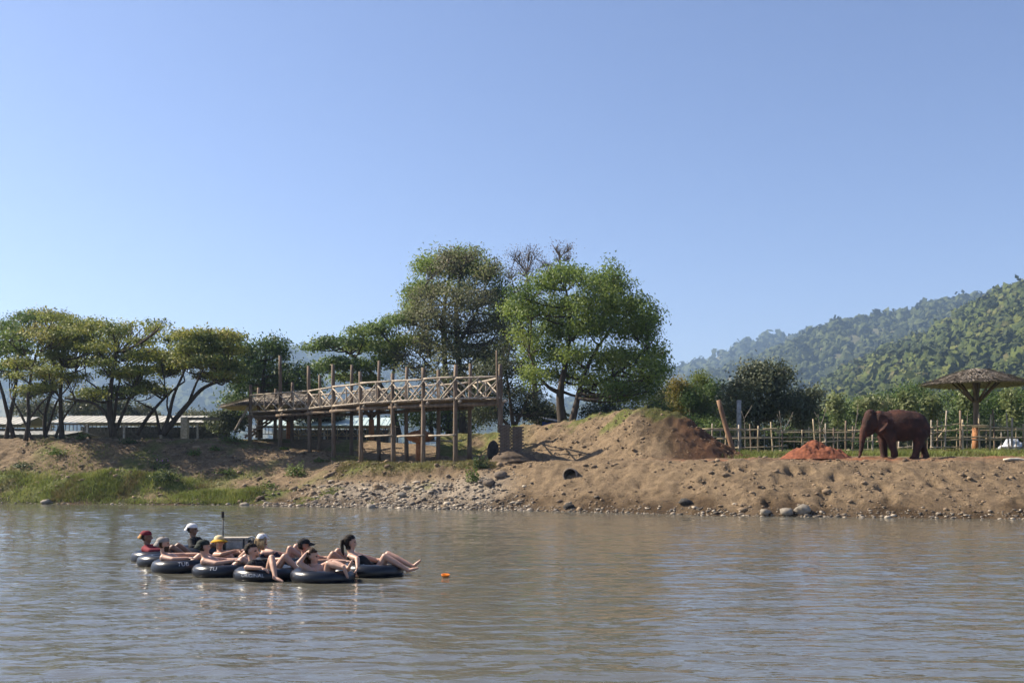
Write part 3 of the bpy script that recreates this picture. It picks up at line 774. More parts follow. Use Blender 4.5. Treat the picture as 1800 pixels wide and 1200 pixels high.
# -- right of the mound
def bamboo(label, L, D, n, lm, seed, stemL):
    r = random.Random(seed); pads = ppads(L, D, 1.2, 2, seed)
    st = [pst([(x, 762), (x + r.uniform(-3, 3), 715), (x + r.uniform(-8, 8), yt)], D + r.uniform(-.8, .8), .05, .015) for x, yt in stemL]
    return tree('bamboo_clump', label, st, pads, n, .26, lm, 'bamboo', 'bamboo clumps behind the earth mound', m_bark_pale, clump=.3, per=9, up=.1, aspect=.28, twigs=3, limb=.03, seed=seed)
bamboo('yellow-tipped bamboo clump nearest the round tree', [(1192, 675, 10, 10), (1190, 695, 12, 13), (1200, 690, 12, 14), (1196, 718, 16, 14), (1180, 735, 18, 10)], 78, 5200, 'yellow', 31, [(1188, 680), (1193, 672), (1197, 680), (1202, 690)])
bamboo('green upright bamboo clump with the highest tip', [(1232, 666, 9, 9), (1226, 684, 14, 14), (1240, 682, 12, 14), (1230, 708, 20, 15), (1215, 725, 20, 14), (1245, 730, 18, 12)], 79, 7000, 'bamboo', 32, [(1222, 680), (1230, 662), (1236, 664), (1242, 676)])
bamboo('dark lower bamboo clump between the yellow clump and the leaning log', [(1212, 700, 14, 14), (1255, 690, 12, 14), (1260, 715, 14, 15), (1165, 725, 16, 12), (1210, 740, 24, 9), (1250, 745, 22, 8)], 76, 6500, 'dense', 33, [(1212, 698), (1255, 690), (1260, 704), (1170, 718)])
tree('broadleaf_tree', 'wide grey-green broadleaf tree behind the bamboo fence',
     [pst([(1330, 770), (1332, 735), (1335, 700), (1340, 670)], 66, .24, .07), pst([(1332, 735), (1300, 705), (1285, 690)], 66, .12, .04), pst([(1333, 725), (1365, 700), (1380, 690)], 66, .12, .04)],
     ppads([(1325, 652, 22, 9), (1350, 655, 24, 10), (1375, 660, 18, 12), (1300, 668, 22, 12), (1330, 675, 28, 13), (1365, 680, 26, 14), (1283, 690, 20, 13), (1310, 698, 28, 13), (1350, 705, 30, 13), (1382, 700, 14, 13), (1285, 718, 22, 11), (1320, 725, 28, 10), (1360, 728, 26, 10)], 66, 2.4, 2, 34), 13000, .21, 'silver', seed=34, gap=.27, aspect=.6)
tree('broadleaf_tree', 'small glossy broadleaf tree right of the wide grey-green one',
     [pst([(1412, 770), (1412, 735), (1414, 710)], 67, .1, .04)],
     ppads([(1405, 700, 16, 9), (1425, 702, 14, 10), (1398, 715, 16, 10), (1420, 722, 20, 10), (1408, 738, 20, 8)], 67, 1.4, 2, 35), 4200, .22, 'silver', seed=35, gap=.2)
for k, (lab, L, xs) in enumerate([
    ('dark flat-layered tree left behind the elephant head', [(1480, 735, 26, 8), (1510, 715, 28, 8), (1495, 725, 28, 7), (1450, 738, 24, 9), (1520, 738, 28, 8), (1470, 750, 34, 6)], 1490),
    ('dark flat-layered tree right above the elephant back', [(1560, 705, 30, 8), (1600, 692, 34, 8), (1585, 715, 38, 8), (1630, 705, 30, 8), (1560, 728, 34, 8), (1610, 730, 34, 8), (1580, 745, 40, 7)], 1590),
    ('dark flat-layered tree behind the thatched parasol post', [(1670, 700, 32, 9), (1700, 712, 34, 9), (1740, 705, 34, 9), (1680, 728, 34, 8), (1730, 730, 36, 8), (1700, 745, 40, 7), (1760, 722, 30, 9)], 1705),
    ('dark flat-layered tree at the right picture edge', [(1790, 700, 30, 10), (1830, 690, 34, 10), (1800, 720, 34, 9), (1840, 722, 34, 9), (1800, 742, 36, 8)], 1815)]):
    tree('acacia_tree', lab, [pst([(xs, 775), (xs + 3, 745), (xs - 2, 715)], 80, .2, .06), pst([(xs + 2, 755), (xs + 18, 730)], 80, .1, .04)], ppads(L, 80, 3, 2, 40 + k), 9000, .24, 'dense', group='flat dark trees behind the right fence', seed=40 + k, gap=.3)
for k, (lab, L, st, D) in enumerate([
    ('pale-leaved sapling left of the elephant trunk', [(1470, 703, 10, 8), (1466, 715, 9, 7), (1478, 722, 8, 7), (1472, 737, 8, 7)], [(1472, 800), (1473, 760), (1471, 715)], 59),
    ('pale-leaved sapling just above the elephant head', [(1535, 705, 18, 8), (1520, 712, 12, 6), (1555, 710, 14, 7)], [(1534, 800), (1535, 750), (1537, 712)], 61),
    ('pale-leaved sapling rising over the middle of the elephant back', [(1592, 697, 9, 7), (1595, 712, 10, 8), (1588, 722, 8, 7)], [(1596, 800), (1595, 755), (1593, 705)], 60),
    ('pale-leaved sapling over the elephant rump', [(1634, 705, 16, 7), (1645, 720, 12, 8), (1640, 735, 10, 8)], [(1640, 800), (1641, 755), (1638, 712)], 60),
    ('pale-leaved sapling left of the parasol post', [(1702, 692, 8, 8), (1697, 705, 9, 9), (1706, 712, 6, 6)], [(1700, 800), (1700, 750), (1702, 700)], 60),
    ('pale-leaved sapling under the right rim of the parasol', [(1775, 692, 12, 9), (1772, 708, 11, 10), (1785, 722, 10, 9), (1776, 735, 9, 8)], [(1779, 800), (1778, 750), (1776, 705)], 58)]):
    tree('sapling', lab, [pst(st, D, .035, .015)], ppads(L, D, .4, 1, 50 + k), 620, .23, 'pale', cat='sapling', group='young trees planted along the fence', bark=m_bark_pale, seed=50 + k, clump=.2, per=7, aspect=.6, limb=.02, twigs=2)
for k, (lab, st) in enumerate([
    ('bare whitish sapling beside the grey concrete pillar', [[(1310, 790), (1310, 755), (1308, 735)], [(1309, 738), (1303, 722)], [(1308, 736), (1318, 720), (1322, 712)]]),
    ('bare forked whitish sapling in front of the broadleaf tree', [[(1376, 790), (1374, 755), (1370, 722)], [(1376, 762), (1388, 738), (1394, 724)], [(1374, 745), (1366, 728)]]),
    ('bare whitish Y-shaped sapling left of the soil heap fence post', [[(1442, 790), (1441, 752), (1438, 728)], [(1441, 752), (1448, 734), (1452, 718)], [(1438, 735), (1432, 724)]]),
    ('bare leaning sapling stem just left of the elephant', [[(1497, 795), (1503, 755), (1508, 722), (1508, 710)], [(1505, 740), (1510, 725)]])]):
    tree('bare_sapling', lab, [pst(s, 57.5, .04 if i == 0 else .025, .012) for i, s in enumerate(st)], [], 0, .2, 'pale', cat='sapling', group='bare saplings along the fence', bark=m_bark_pale, seed=60 + k)
# -- far tree lines behind
FT = [(60, 712, 44, 18, 'low grey-green tree far behind the left sheds'), (150, 708, 40, 22, 'olive tree behind the gable end of the long shed'), (205, 715, 34, 18, 'olive tree seen under the yellowish rain tree'), (255, 728, 26, 10, 'small far bush above the long shed roof'), (345, 730, 36, 8, 'low far trees above the right end of the long shed'), (400, 735, 30, 12, 'dark bush beside the thatched hut'), (1165, 712, 24, 14, 'brownish far tree right of the round tree'), (1430, 735, 34, 12, 'dim far tree beyond the fence'), (960, 728, 30, 10, 'far tree behind the blue tarpaulin'), (560, 725, 50, 10, 'far trees between platform and aqua roof'), (1280, 750, 40, 10, 'dark shrub behind the leaning log')]
for k, (x, y, rx, ry, lab) in enumerate(FT):
    D = 120 if k < 5 else (84 if k in (5, 8) else 95)
    L = [(x - rx * .55, y + ry * .3, rx * .45, ry * .7), (x + rx * .5, y + ry * .25, rx * .5, ry * .75), (x, y, rx * .5, ry), (x + rx * .1, y + ry * .9, rx * .8, ry * .6)]
    tree('far_tree', lab, [pst([(x, 778), (x + 2, 750), (x, y + 4)], D, .2, .06)], ppads(L, D, 2.5, 2, 70 + k), 4200, .32, 'olive' if k not in (5, 10) else 'dark', group='trees far behind the bank', seed=70 + k, gap=.2)

for k in range(13):
    x = 1240 + k * 48; yt = 748 + (k * 37) % 9
    lab = ['first', 'second', 'third', 'fourth', 'fifth', 'sixth', 'seventh', 'eighth', 'ninth', 'tenth', 'eleventh', 'twelfth', 'thirteenth'][k] + ' low shaded shrub from the left in the row behind the right fence'
    tree('hedge_shrub', lab, [pst([(x, 800), (x + 2, 780), (x, 765)], 72, .07, .03), ], ppads([(x - 16, yt + 14, 20, 12), (x + 14, yt + 10, 22, 13), (x, yt + 30, 30, 12)], 72, 1.2, 2, 90 + k), 2600, .2, 'dark' if k % 3 else 'dense', cat='shrub', group='low shrubs behind the right fence', seed=90 + k, gap=.1)

# ------------------------------------------------------------------ timber, thatch, fences, sheds
m_log = simple('weathered_log', (.075, .055, .040), (.23, .17, .12), 5, .85, .6, .02, (1, 1, .15))
m_log_pale = simple('peeled_pole', (.22, .18, .135), (.45, .385, .305), 6, .8, .4, .01, (1, 1, .3))
m_plank = simple('deck_plank', (.09, .065, .045), (.24, .18, .125), 4, .85, .4, .01)
m_bamboo = simple('dry_bamboo', (.20, .15, .085), (.47, .38, .25), 5, .7, .3, .008, (1, 1, .4))
m_orange = simple('ochre_render', (.20, .085, .035), (.42, .20, .09), 3, .85, .4, .02)
m_thatch = simple('thatch', (.11, .092, .078), (.40, .35, .29), 9, .95, .7, .03, (1, 1, .3))
m_brick = simple('old_brick', (.065, .052, .042), (.16, .125, .098), 8, .9, .5, .01)
m_redsoil = simple('red_soil', (.085, .026, .014), (.235, .08, .038), 5, .95, .8, .06)
m_conc = simple('old_concrete', (.16, .155, .145), (.36, .35, .33), 5, .9, .4, .01)
m_stone_dark = simple('dark_stone', (.02, .019, .018), (.06, .056, .05), 6, .85, .6, .03)
m_roof = simple('pale_roof_sheet', (.38, .365, .31), (.52, .50, .43), 1.2, .6, .1, .01)
m_roof_aqua = simple('aqua_roof_sheet', (.34, .44, .43), (.48, .58, .56), 1.2, .6, .1, .01)
m_steel = simple('dark_steel', (.06, .058, .055), (.14, .135, .125), 4, .7, .2, .01)
m_blue = simple('blue_tarp', (.015, .035, .16), (.03, .07, .30), 2, .5, .3, .05)
m_white = simple('white_sheet', (.55, .56, .58), (.75, .76, .78), 2, .5, .3, .05)

def log(name, a, bb, r0, r1, mat, parent, base, seg=8, bend=.012, n=6):
    g = Geo(); g.tube(pole_pts(np.asarray(a) - base, np.asarray(bb) - base, n, bend), np.linspace(r0, r1, n), seg, .14)
    return g.build(name, mat, parent, True)

# viewing platform
ZF, ZR = 5.65, 6.86
FP = [(440, 67.0, 676, 790), (491, 65.5, 625, 784), (543, 63.2, 643, 795), (586, 60.6, 640, 806), (634, 58.0, 653, 816), (690, 56.5, 656, 815), (745, 55.0, 646, 816), (801, 54.0, 641, 815), (879, 53.4, 640, 752)]
BP = [(455, 70.2, 681, 775), (484, 69.2, 683, 768), (514, 68.4, 672, 772), (562, 66.2, 659, 775), (618, 64.0, 641, 778), (666, 62.4, 634, 780), (716, 60.2, 645, 790), (771, 58.2, 650, 800), (826, 56.8, 639, 805)]
fb = np.array([PX(x, 700, D)[:2] for x, D, t, b_ in FP]); bb_ = np.array([PX(x, 700, D)[:2] for x, D, t, b_ in BP])
pbase = np.array([fb[4][0], fb[4][1], float(zter(fb[4][0], fb[4][1]))])
plat = thing('viewing_platform', 'raised timber viewing platform with cross-braced pole railings on the far bank', 'platform', pbase)
random.seed(21)
for row, XY in ((FP, fb), (BP, bb_)):
    for (px, D, yt, ybm), (x, y) in zip(row, XY):
        top = CAMZ + (HOR - yt) / FOC * D
        zb = float(zter(x, y)) - .25
        if px == 879: zb = 3.9
        r = .128 if row is FP else .12
        log('post', (x + random.uniform(-.06, .06), y, zb), (x + random.uniform(-.05, .05), y, top), r * 1.12, r * .82, m_log, plat, pbase, 9, .008, 7)
x, y = fb[8]
log('post', (x - .1, y - .1, 5.2), (x - .18, y - .12, CAMZ + (HOR - 616) / FOC * 53.4), .07, .045, m_log, plat, pbase)
def railing(A, Bp, z0, z1, seed):
    """one bay: rails, centre picket and two crosses"""
    random.seed(seed)
    A = np.array([*A, 0.0]); Bp = np.array([*Bp, 0.0])
    Z = lambda z: np.array([0, 0, z])
    j = lambda k=.04: np.array([0, 0, random.uniform(-k, k)])
    log('rail', A + Z(z1) + j(), Bp + Z(z1) + j(), .062, .052, m_log_pale, plat, pbase, 7, .006)
    log('rail', A + Z(z0 + .06), Bp + Z(z0 + .06), .06, .05, m_log_pale, plat, pbase, 7, .006)
    M = (A + Bp) / 2
    log('picket', M + Z(z0), M + Z(z1), .05, .045, m_log_pale, plat, pbase, 6, .01, 4)
    for P, Q in ((A, M), (M, Bp)):
        off = np.array([.05, -.06, 0])
        log('brace', P + Z(z0 + .1) + off, Q + Z(z1 - .06) + off, .046, .038, m_log_pale, plat, pbase, 6, .012, 4)
        log('brace', P + Z(z1 - .06) - off * .4, Q + Z(z0 + .1) - off * .4, .046, .038, m_log_pale, plat, pbase, 6, .012, 4)
for i in range(8):
    railing(fb[i] + [0, -.12], fb[i + 1] + [0, -.12], ZF + .02, ZR, 100 + i)
for i in range(1, 8):
    railing(bb_[i], bb_[i + 1], ZF + .02, ZR - .02, 120 + i)
railing(fb[8] + [.05, 0], bb_[8] + [.1, 0], ZF + .02, ZR - .05, 140)
# deck: beams, joists, planks
for i in range(8):
    a, c = fb[i], fb[i + 1]
    log('beam', (a[0] - .2, a[1] + .14, ZF - .24), (c[0] + .2, c[1] + .14, ZF - .24), .11, .10, m_log, plat, pbase, 8, .004)
    a, c = bb_[i], bb_[i + 1]
    log('beam', (a[0] - .2, a[1] - .14, ZF - .24), (c[0] + .2, c[1] - .14, ZF - .24), .11, .10, m_log, plat, pbase, 8, .004)
for i in range(9):
    a, c = fb[i], bb_[i]
    d = (c - a) / np.linalg.norm(c - a)
    log('joist', (*(a - d * .35 + [.16, 0]), ZF - .10), (*(c + d * .3 + [.16, 0]), ZF - .10), .085, .075, m_log_pale, plat, pbase, 8, .004)
npl = 130
tl = np.linspace(0, 8, npl)
fa = np.stack([np.interp(tl, range(9), fb[:, k]) for k in (0, 1)], -1); ba = np.stack([np.interp(tl, range(9), bb_[:, k]) for k in (0, 1)], -1)
g = Geo()
for i in range(npl):
    a, c = fa[i], ba[i]; d = c - a; L = np.linalg.norm(d); d /= L; ov = random.uniform(.08, .25)
    mid = (a + c) / 2 - d * (ov - .1) / 2
    g.box((*(mid - pbase[:2]), ZF - pbase[2] - .005 + random.uniform(0, .012)), (L + ov + .15, .135, .035), math.atan2(d[1], d[0]))
deck = g.build('deck', m_plank, plat); deck['kind'] = 'stuff'
# lower tie poles between the front posts
for (a, c, yy) in ((4, 5, 766), (5, 6, 766), (6, 7, 765)):
    D = (FP[a][1] + FP[c][1]) / 2; z = CAMZ + (HOR - yy) / FOC * D
    log('tie_pole', (fb[a][0] + .3, fb[a][1] - .17, z), (fb[c][0] + .02, fb[c][1] - .17, z + .02), .055, .045, m_log_pale, plat, pbase)
log('tie_pole', (*(bb_[6] + [.5, -.5]), CAMZ + (HOR - 775) / FOC * 60), (*(bb_[7] + [1.4, -.5]), CAMZ + (HOR - 775) / FOC * 58), .05, .045, m_log_pale, plat, pbase)
# stairs at the left end
stair = Geo()
S0 = PX(434, 769, 68.5); S1 = PX(484, 728, 68.5); S1[2] = ZF - .15
st_o = None
for k in range(2):
    oy = np.array([0, .55 * (2 * k - 1), 0])
    o = log('stringer', S0 + oy, S1 + oy, .08, .07, m_log, plat, pbase)
for k in range(7):
    t = (k + .5) / 7; p = S0 + (S1 - S0) * t - pbase
    Geo().box(p + [0, 0, .08], (.42, 1.35, .07)).build('stair_tread', m_log_pale, plat)
for k in range(2):
    a = PX(412, 757, 67.2 + k * 1.2); c = PX(439, 712 - 4 * k, 67.2 + k * 1.2)
    log('handrail', a, c, .05, .04, m_log_pale, plat, pbase)

# stacked brick pier under the right platform post and its earth foot
def zt(x, y): return float(zter(x, y))
bp = PX(898, 811, 53.0); bp[2] = zt(bp[0], bp[1])
pier = thing('brick_pier', 'dark stacked brick pier with an earth foot under the right platform end', 'pier', bp)
random.seed(4)
bmesh_ = Geo().box((0, 0, 0), (.30, .15, .075)).mesh('brick', m_brick)
for (ox, oy, ztop, cw, cd) in ((-.33, 0, 1.95, 2, 4), (.32, .12, 1.80, 2, 4)):
    z = .2; c = 0
    while z < ztop:
        for i in range(cw):
            for jx in (0, cd - 1):
                o = link('brick', bmesh_, pier, (ox + (i - .5) * .305 + random.uniform(-.012, .012) + (.06 if c % 2 else -.03), oy + (jx - (cd - 1) / 2) * .155 + random.uniform(-.012, .012), z), (0, 0, random.uniform(-.06, .06)))
        for jx in range(1, cd - 1):
            for sx in (-.5, .5):
                link('brick', bmesh_, pier, (ox + sx * .305 + (.06 if c % 2 else -.03), oy + (jx - (cd - 1) / 2) * .155, z), (0, 0, random.uniform(-.05, .05)))
        z += .084; c += 1
V, F = ico(3); n = fbm(V[:, 0] * 2, V[:, 1] * 2, V[:, 2] * 2, 4, seed=4)
ft = V * (1 + .22 * n[:, None]); ft = np.where(ft[:, 2:3] > 0, ft * [1.15, .9, .55], ft * [1.5, 1.1, .3])
ft[:, 0] += np.where(ft[:, 2] < .4, .25 * (1 - ft[:, 2]), 0)
link('earth_foot', np_mesh('earth_foot', ft * 1.0 + [0, 0, .0], F, [simple('dark_earth', (.05, .036, .025), (.13, .095, .065), 4, .95, .6, .05)], True), pier)
sp = PX(867, 792, 55.0); sp[2] = zt(sp[0], sp[1])
V, F = ico(3); n = fbm(V[:, 0] * 1.5, V[:, 1] * 1.5, V[:, 2] * 1.5, 3, seed=14)
o = link('standing_stone', np_mesh('standing_stone', V * [.33, .3, .62] * (1 + .14 * n[:, None]) + [0, 0, .5], F, [m_stone_dark], True), None, sp)
tag(o, 'dark rounded standing stone left of the brick pier', 'stone')
# boulders at the pier foot and stones of the water's edge
STN = [(880, 838, .36, 'brown boulder below the brick pier'), (860, 852, .32, 'grey boulder lower left of the brick pier'), (1382, 902, .30, 'pale angular stone at the waterline, left of a like one'), (1412, 900, .34, 'pale angular stone at the waterline, right of a like one'), (1345, 903, .22, 'small pale stone left of the two waterline stones'), (652, 893, .26, 'blue-grey stone at the edge of the gravel beach'), (705, 872, .26, 'flat stone slab on the gravel beach'), (1205, 886, .3, 'dark stone on the wet edge below the mound'), (1000, 892, .24, 'dark stone in the wet mud below the drain pipe'), (80, 884, .28, 'grey stones at the foot of the left grass'), (430, 889, .22, 'whitish stone where grass meets gravel')]
def on_ground(px, py, D0=38, D1=75):
    for D in np.arange(D0, D1, .04):
        q = PX(px, py, D)
        if zt(q[0], q[1]) >= q[2]: return np.array([q[0], q[1], zt(q[0], q[1])])
    return PX(px, py, D1)
m_peb = simple('river_stone', (.12, .105, .085), (.32, .28, .22), 2.5, .85, .4, .02)
m_bould = simple('mud_boulder', (.07, .055, .042), (.19, .15, .11), 3, .9, .6, .03)
for k, (px, py, r, lab) in enumerate(STN):
    p = on_ground(px, py)
    V, F = ico(1); n = fbm(V[:, 0] * 1.3 + k, V[:, 1] * 1.3, V[:, 2] * 1.3, 3, seed=k)
    o = link('stone', np_mesh('stone', V * [r, r * .8, r * .6] * (1 + .6 * n[:, None]), F, [m_stone_dark if 'dark' in lab else (m_bould if 'boulder' in lab else m_peb)]), None, p + [0, 0, r * .25])
    tag(o, lab, 'stone')
# drain pipe
dp = on_ground(1003, 836)
pipe = Geo()
prof = [(.30, 0), (.30, 1.6), (.36, 1.6), (.36, 0), (.30, 0)]
pipe.lathe(prof, (0, 0, 0), 20)
o = pipe.build('drain_pipe', simple('muddy_concrete', (.10, .08, .06), (.24, .20, .16), 5, .9, .4, .01), None, True, dp + [-.05, -.22, .02], (math.radians(-97), 0, math.radians(-14)))
tag(o, 'round concrete drain pipe mouth sticking out of the dirt slope', 'pipe')

# thatched parasol shelters
def parasol(label, px, yapex, yeave, rpx, D, zg, seed, name='thatched_parasol', trunk_mat=None):
    random.seed(seed)
    s = D / FOC; R = rpx * s
    za = CAMZ + (HOR - yapex) * s; ze = CAMZ + (HOR - yeave) * s
    x = (px - 900) * s
    root = thing(name, label, 'shelter', (x, D, zg), group='thatched parasol shelters')
    g = Geo(); H = za - zg
    g.tube([(0, 0, -.3), (.02, 0, 1.0), (-.02, 0, 2.0), (0, 0, ze - zg - .1), (0, 0, H - .1)], [.16, .155, .15, .145, .10], 12, .08)
    g.build('trunk', trunk_mat or m_log, root, True)
    g = Geo(); g.tube([(0, 0, -.3), (.0, 0, .8), (0, 0, 1.55)], [.215, .20, .19], 12, .06); g.build('base', m_orange, root, True)
    for k in range(8):
        a = k * math.pi / 4 + .2
        Geo().tube([(.15 * math.cos(a), .15 * math.sin(a), ze - zg - 1.0), (R * .5 * math.cos(a), R * .5 * math.sin(a), ze - zg + .1)], [.07, .05], 6).build('strut', m_log, root, True)
    prof = [(0.05, 0), (R * .25, -(za - ze) * .16), (R * .5, -(za - ze) * .42), (R * .78, -(za - ze) * .74), (R, -(za - ze) * 1.0), (R * 1.02, -(za - ze) - .10), (R * .96, -(za - ze) - .12), (R * .5, -(za - ze) * .5), (.05, -.25)]
    g = Geo(); g.lathe(prof, (0, 0, H), 40, .09)
    roof = g.build('roof', m_thatch, root, True)
    rng = np.random.default_rng(seed)
    n = 5200
    a = rng.uniform(0, 2 * math.pi, n); t = np.where(rng.uniform(0, 1, n) < .35, rng.uniform(.9, 1.04, n), rng.uniform(.05, 1.0, n) ** .6)
    rr = R * t; zz = H - (za - ze) * np.interp(t, [0, .25, .5, .78, 1.05], [0, .16, .42, .74, 1.02]) + .03
    c = np.stack([rr * np.cos(a), rr * np.sin(a), zz], -1)
    rad = np.stack([np.cos(a), np.sin(a), -np.full(n, (za - ze) / R * 1.1)], -1)
    tan = np.stack([-np.sin(a), np.cos(a), np.zeros(n)], -1)
    L = rng.uniform(.25, .6, n)[:, None]; W = rng.uniform(.012, .04, n)[:, None]
    up = np.array([0, 0, .16]) * rng.uniform(0, 1, n)[:, None]
    rad = rad + tan * rng.normal(size=n)[:, None] * .2
    Q = np.stack([c - tan * W, c + tan * W, c + rad * L + tan * W * .3 + up, c + rad * L - tan * W * .3 + up], 1).reshape(-1, 3)
    o = link('straw', np_mesh('straw', Q, np.arange(n * 4).reshape(n, 4), [m_thatch]), roof); o['kind'] = 'stuff'
    for k in range(4):
        aa = -.9 + k * .33
        p = np.array([R * .93 * math.cos(aa), R * .93 * math.sin(aa), H - (za - ze) * .9])
        Geo().tube([p, p + np.array([math.cos(aa) * .35, math.sin(aa) * .35, -.22])], .03, 5).build('pole_end', m_log_pale, roof)
    return root
parasol('thatched parasol shelter on an ochre post behind the right fence', 1716, 647, 674, 80, 55, 2.75, 1)
parasol('thatched parasol shelter half hidden behind the left end of the platform', 508, 688, 716, 112, 72, 3.9, 2)
parasol('thatched parasol shelter seen through the platform railing in the middle', 653, 682, 708, 52, 70, 3.8, 3)
# ochre mushroom-shaped post
q = PX(738, 795, 58.6); q[2] = zt(q[0], q[1])
mush = thing('mushroom_post', 'orange broken mushroom-shaped clay post under the platform', 'post', q)
Geo().tube([(0, 0, -.2), (.03, 0, .8), (0, 0, 1.3)], [.30, .26, .24], 12, .1).build('stem', m_orange, mush, True)
V, F = ico(3); n = fbm(V[:, 0] * 2.5, V[:, 1] * 2.5, V[:, 2] * 2.5, 4, seed=6)
link('cap', np_mesh('cap', V * [.78, .7, .36] * (1 + .3 * n[:, None]) + [0, 0, 1.5], F, [m_orange], True), mush)

# leaning log and grey pillar
a = PX(1293, 806, 51.4); a[2] = zmound(a[0], a[1]) - .3; c = PX(1263, 703, 51.6)
g = Geo().tube(pole_pts((0, 0, 0), c - a, 8, .01), np.linspace(.14, .12, 8), 12, .1)
tag(g.build('leaning_log', simple('orange_log', (.11, .065, .04), (.30, .18, .105), 5, .85, .5, .02, (1, 1, .15)), None, True, a), 'thick brown log leaning left at the end of the earth mound', 'log')
a = PX(1299, 800, 62); a[2] = 2.7
g = Geo().tube([(0, 0, 0), (0, 0, 1.6), (0, 0, CAMZ + (HOR - 703) / FOC * 62 - 2.7)], [.15, .145, .14], 14)
tag(g.build('concrete_pillar', m_conc, None, True, a), 'grey round concrete pillar standing behind the fence', 'pillar')

# bamboo fences
def fence(label, posts, rails, D, seed, r=.045, mat=None):
    random.seed(seed)
    b0 = PX((posts[0][0] + posts[-1][0]) / 2, 800, D); b0[2] = zt(b0[0], b0[1])
    root = thing('bamboo_fence', label, 'fence', b0)
    for q in posts:
        px, yt, lean = q[0], q[1], (q[2] if len(q) > 2 else 0)
        d = D + random.uniform(-.15, .15)
        x = (px - 900) / FOC * d; top = PX(px + lean, yt, d)
        rr = q[3] if len(q) > 3 else r
        log('post', (x, d, zt(x, d) - .3), top, rr, rr * .8, m_log if rr > .06 else random.choice([m_bamboo, m_log, m_log_pale]), root, b0, 6, .012, 5)
    for x0, y0, x1, y1 in rails:
        d = D - .1 + random.uniform(-.06, .06)
        log('rail', PX(x0, y0, d), PX(x1, y1, d), .045, .035, m_bamboo, root, b0, 6, .010, 6)
    return root
fence('bamboo rail fence from the mound to the elephant', [(1252, 744), (1275, 742, 2), (1299, 746, 0, .06), (1321, 745, -3), (1333, 748, 0, .055), (1360, 741, -5), (1375, 758, 0, .05), (1410, 755), (1434, 736, -5), (1442, 752), (1451, 744), (1465, 752), (1487, 739, 0, .065), (1499, 749), (1534, 758, 0, .055)],
      [(1234, 754, 1316, 754), (1306, 756, 1336, 754), (1341, 754, 1376, 753), (1260, 771, 1380, 769), (1292, 787, 1384, 783), (1365, 760, 1452, 759), (1440, 760, 1512, 758), (1369, 775, 1450, 778), (1445, 777, 1502, 772), (1495, 775, 1537, 775), (1370, 792, 1395, 793), (1488, 791, 1536, 789)], 53.5, 5)
fence('bamboo rail fence behind the elephant legs', [(1556, 760), (1580, 775, 0, .05), (1610, 758), (1637, 738), (1648, 738), (1660, 721, 4, .05), (1688, 721, 0, .08)],
      [(1578, 787, 1608, 784), (1540, 776, 1600, 772), (1634, 752, 1690, 744), (1635, 762, 1691, 754), (1637, 774, 1690, 772), (1635, 786, 1690, 785), (1645, 775, 1662, 752)], 53.8, 6)
fence('bamboo rail fence under the thatched parasol at right', [(1692, 737, 0, .06), (1722, 727, -1, .055), (1740, 728, 2, .055), (1748, 719, -3, .05), (1776, 726, -7), (1779, 734, 0, .06), (1798, 744), (1830, 730)],
      [(1690, 748, 1740, 748), (1700, 750, 1802, 753), (1690, 769, 1738, 767), (1732, 771, 1815, 769), (1692, 772, 1760, 773), (1760, 786, 1820, 785), (1790, 754, 1850, 752)], 53.6, 7)
fence('thin rear bamboo fence deep behind the first fence', [(x, 750 + (x * 7) % 9) for x in range(1240, 1830, 26)], [(1238, 757, 1370, 756), (1360, 757, 1500, 756), (1490, 756, 1640, 755), (1630, 756, 1830, 755), (1238, 768, 1400, 769), (1395, 768, 1560, 769), (1550, 769, 1700, 768), (1690, 768, 1830, 768)], 62, 8, .03)
fence('dark cross-braced fence on the crest behind the platform', [(x, 748) for x in range(508, 700, 17)], [(505, 750, 600, 751), (595, 751, 700, 750), (505, 766, 600, 766), (595, 766, 700, 766)] + [(x, 750, x + 17, 766) for x in range(508, 690, 17)] + [(x, 766, x + 17, 750) for x in range(508, 690, 17)], 73, 9, .045)

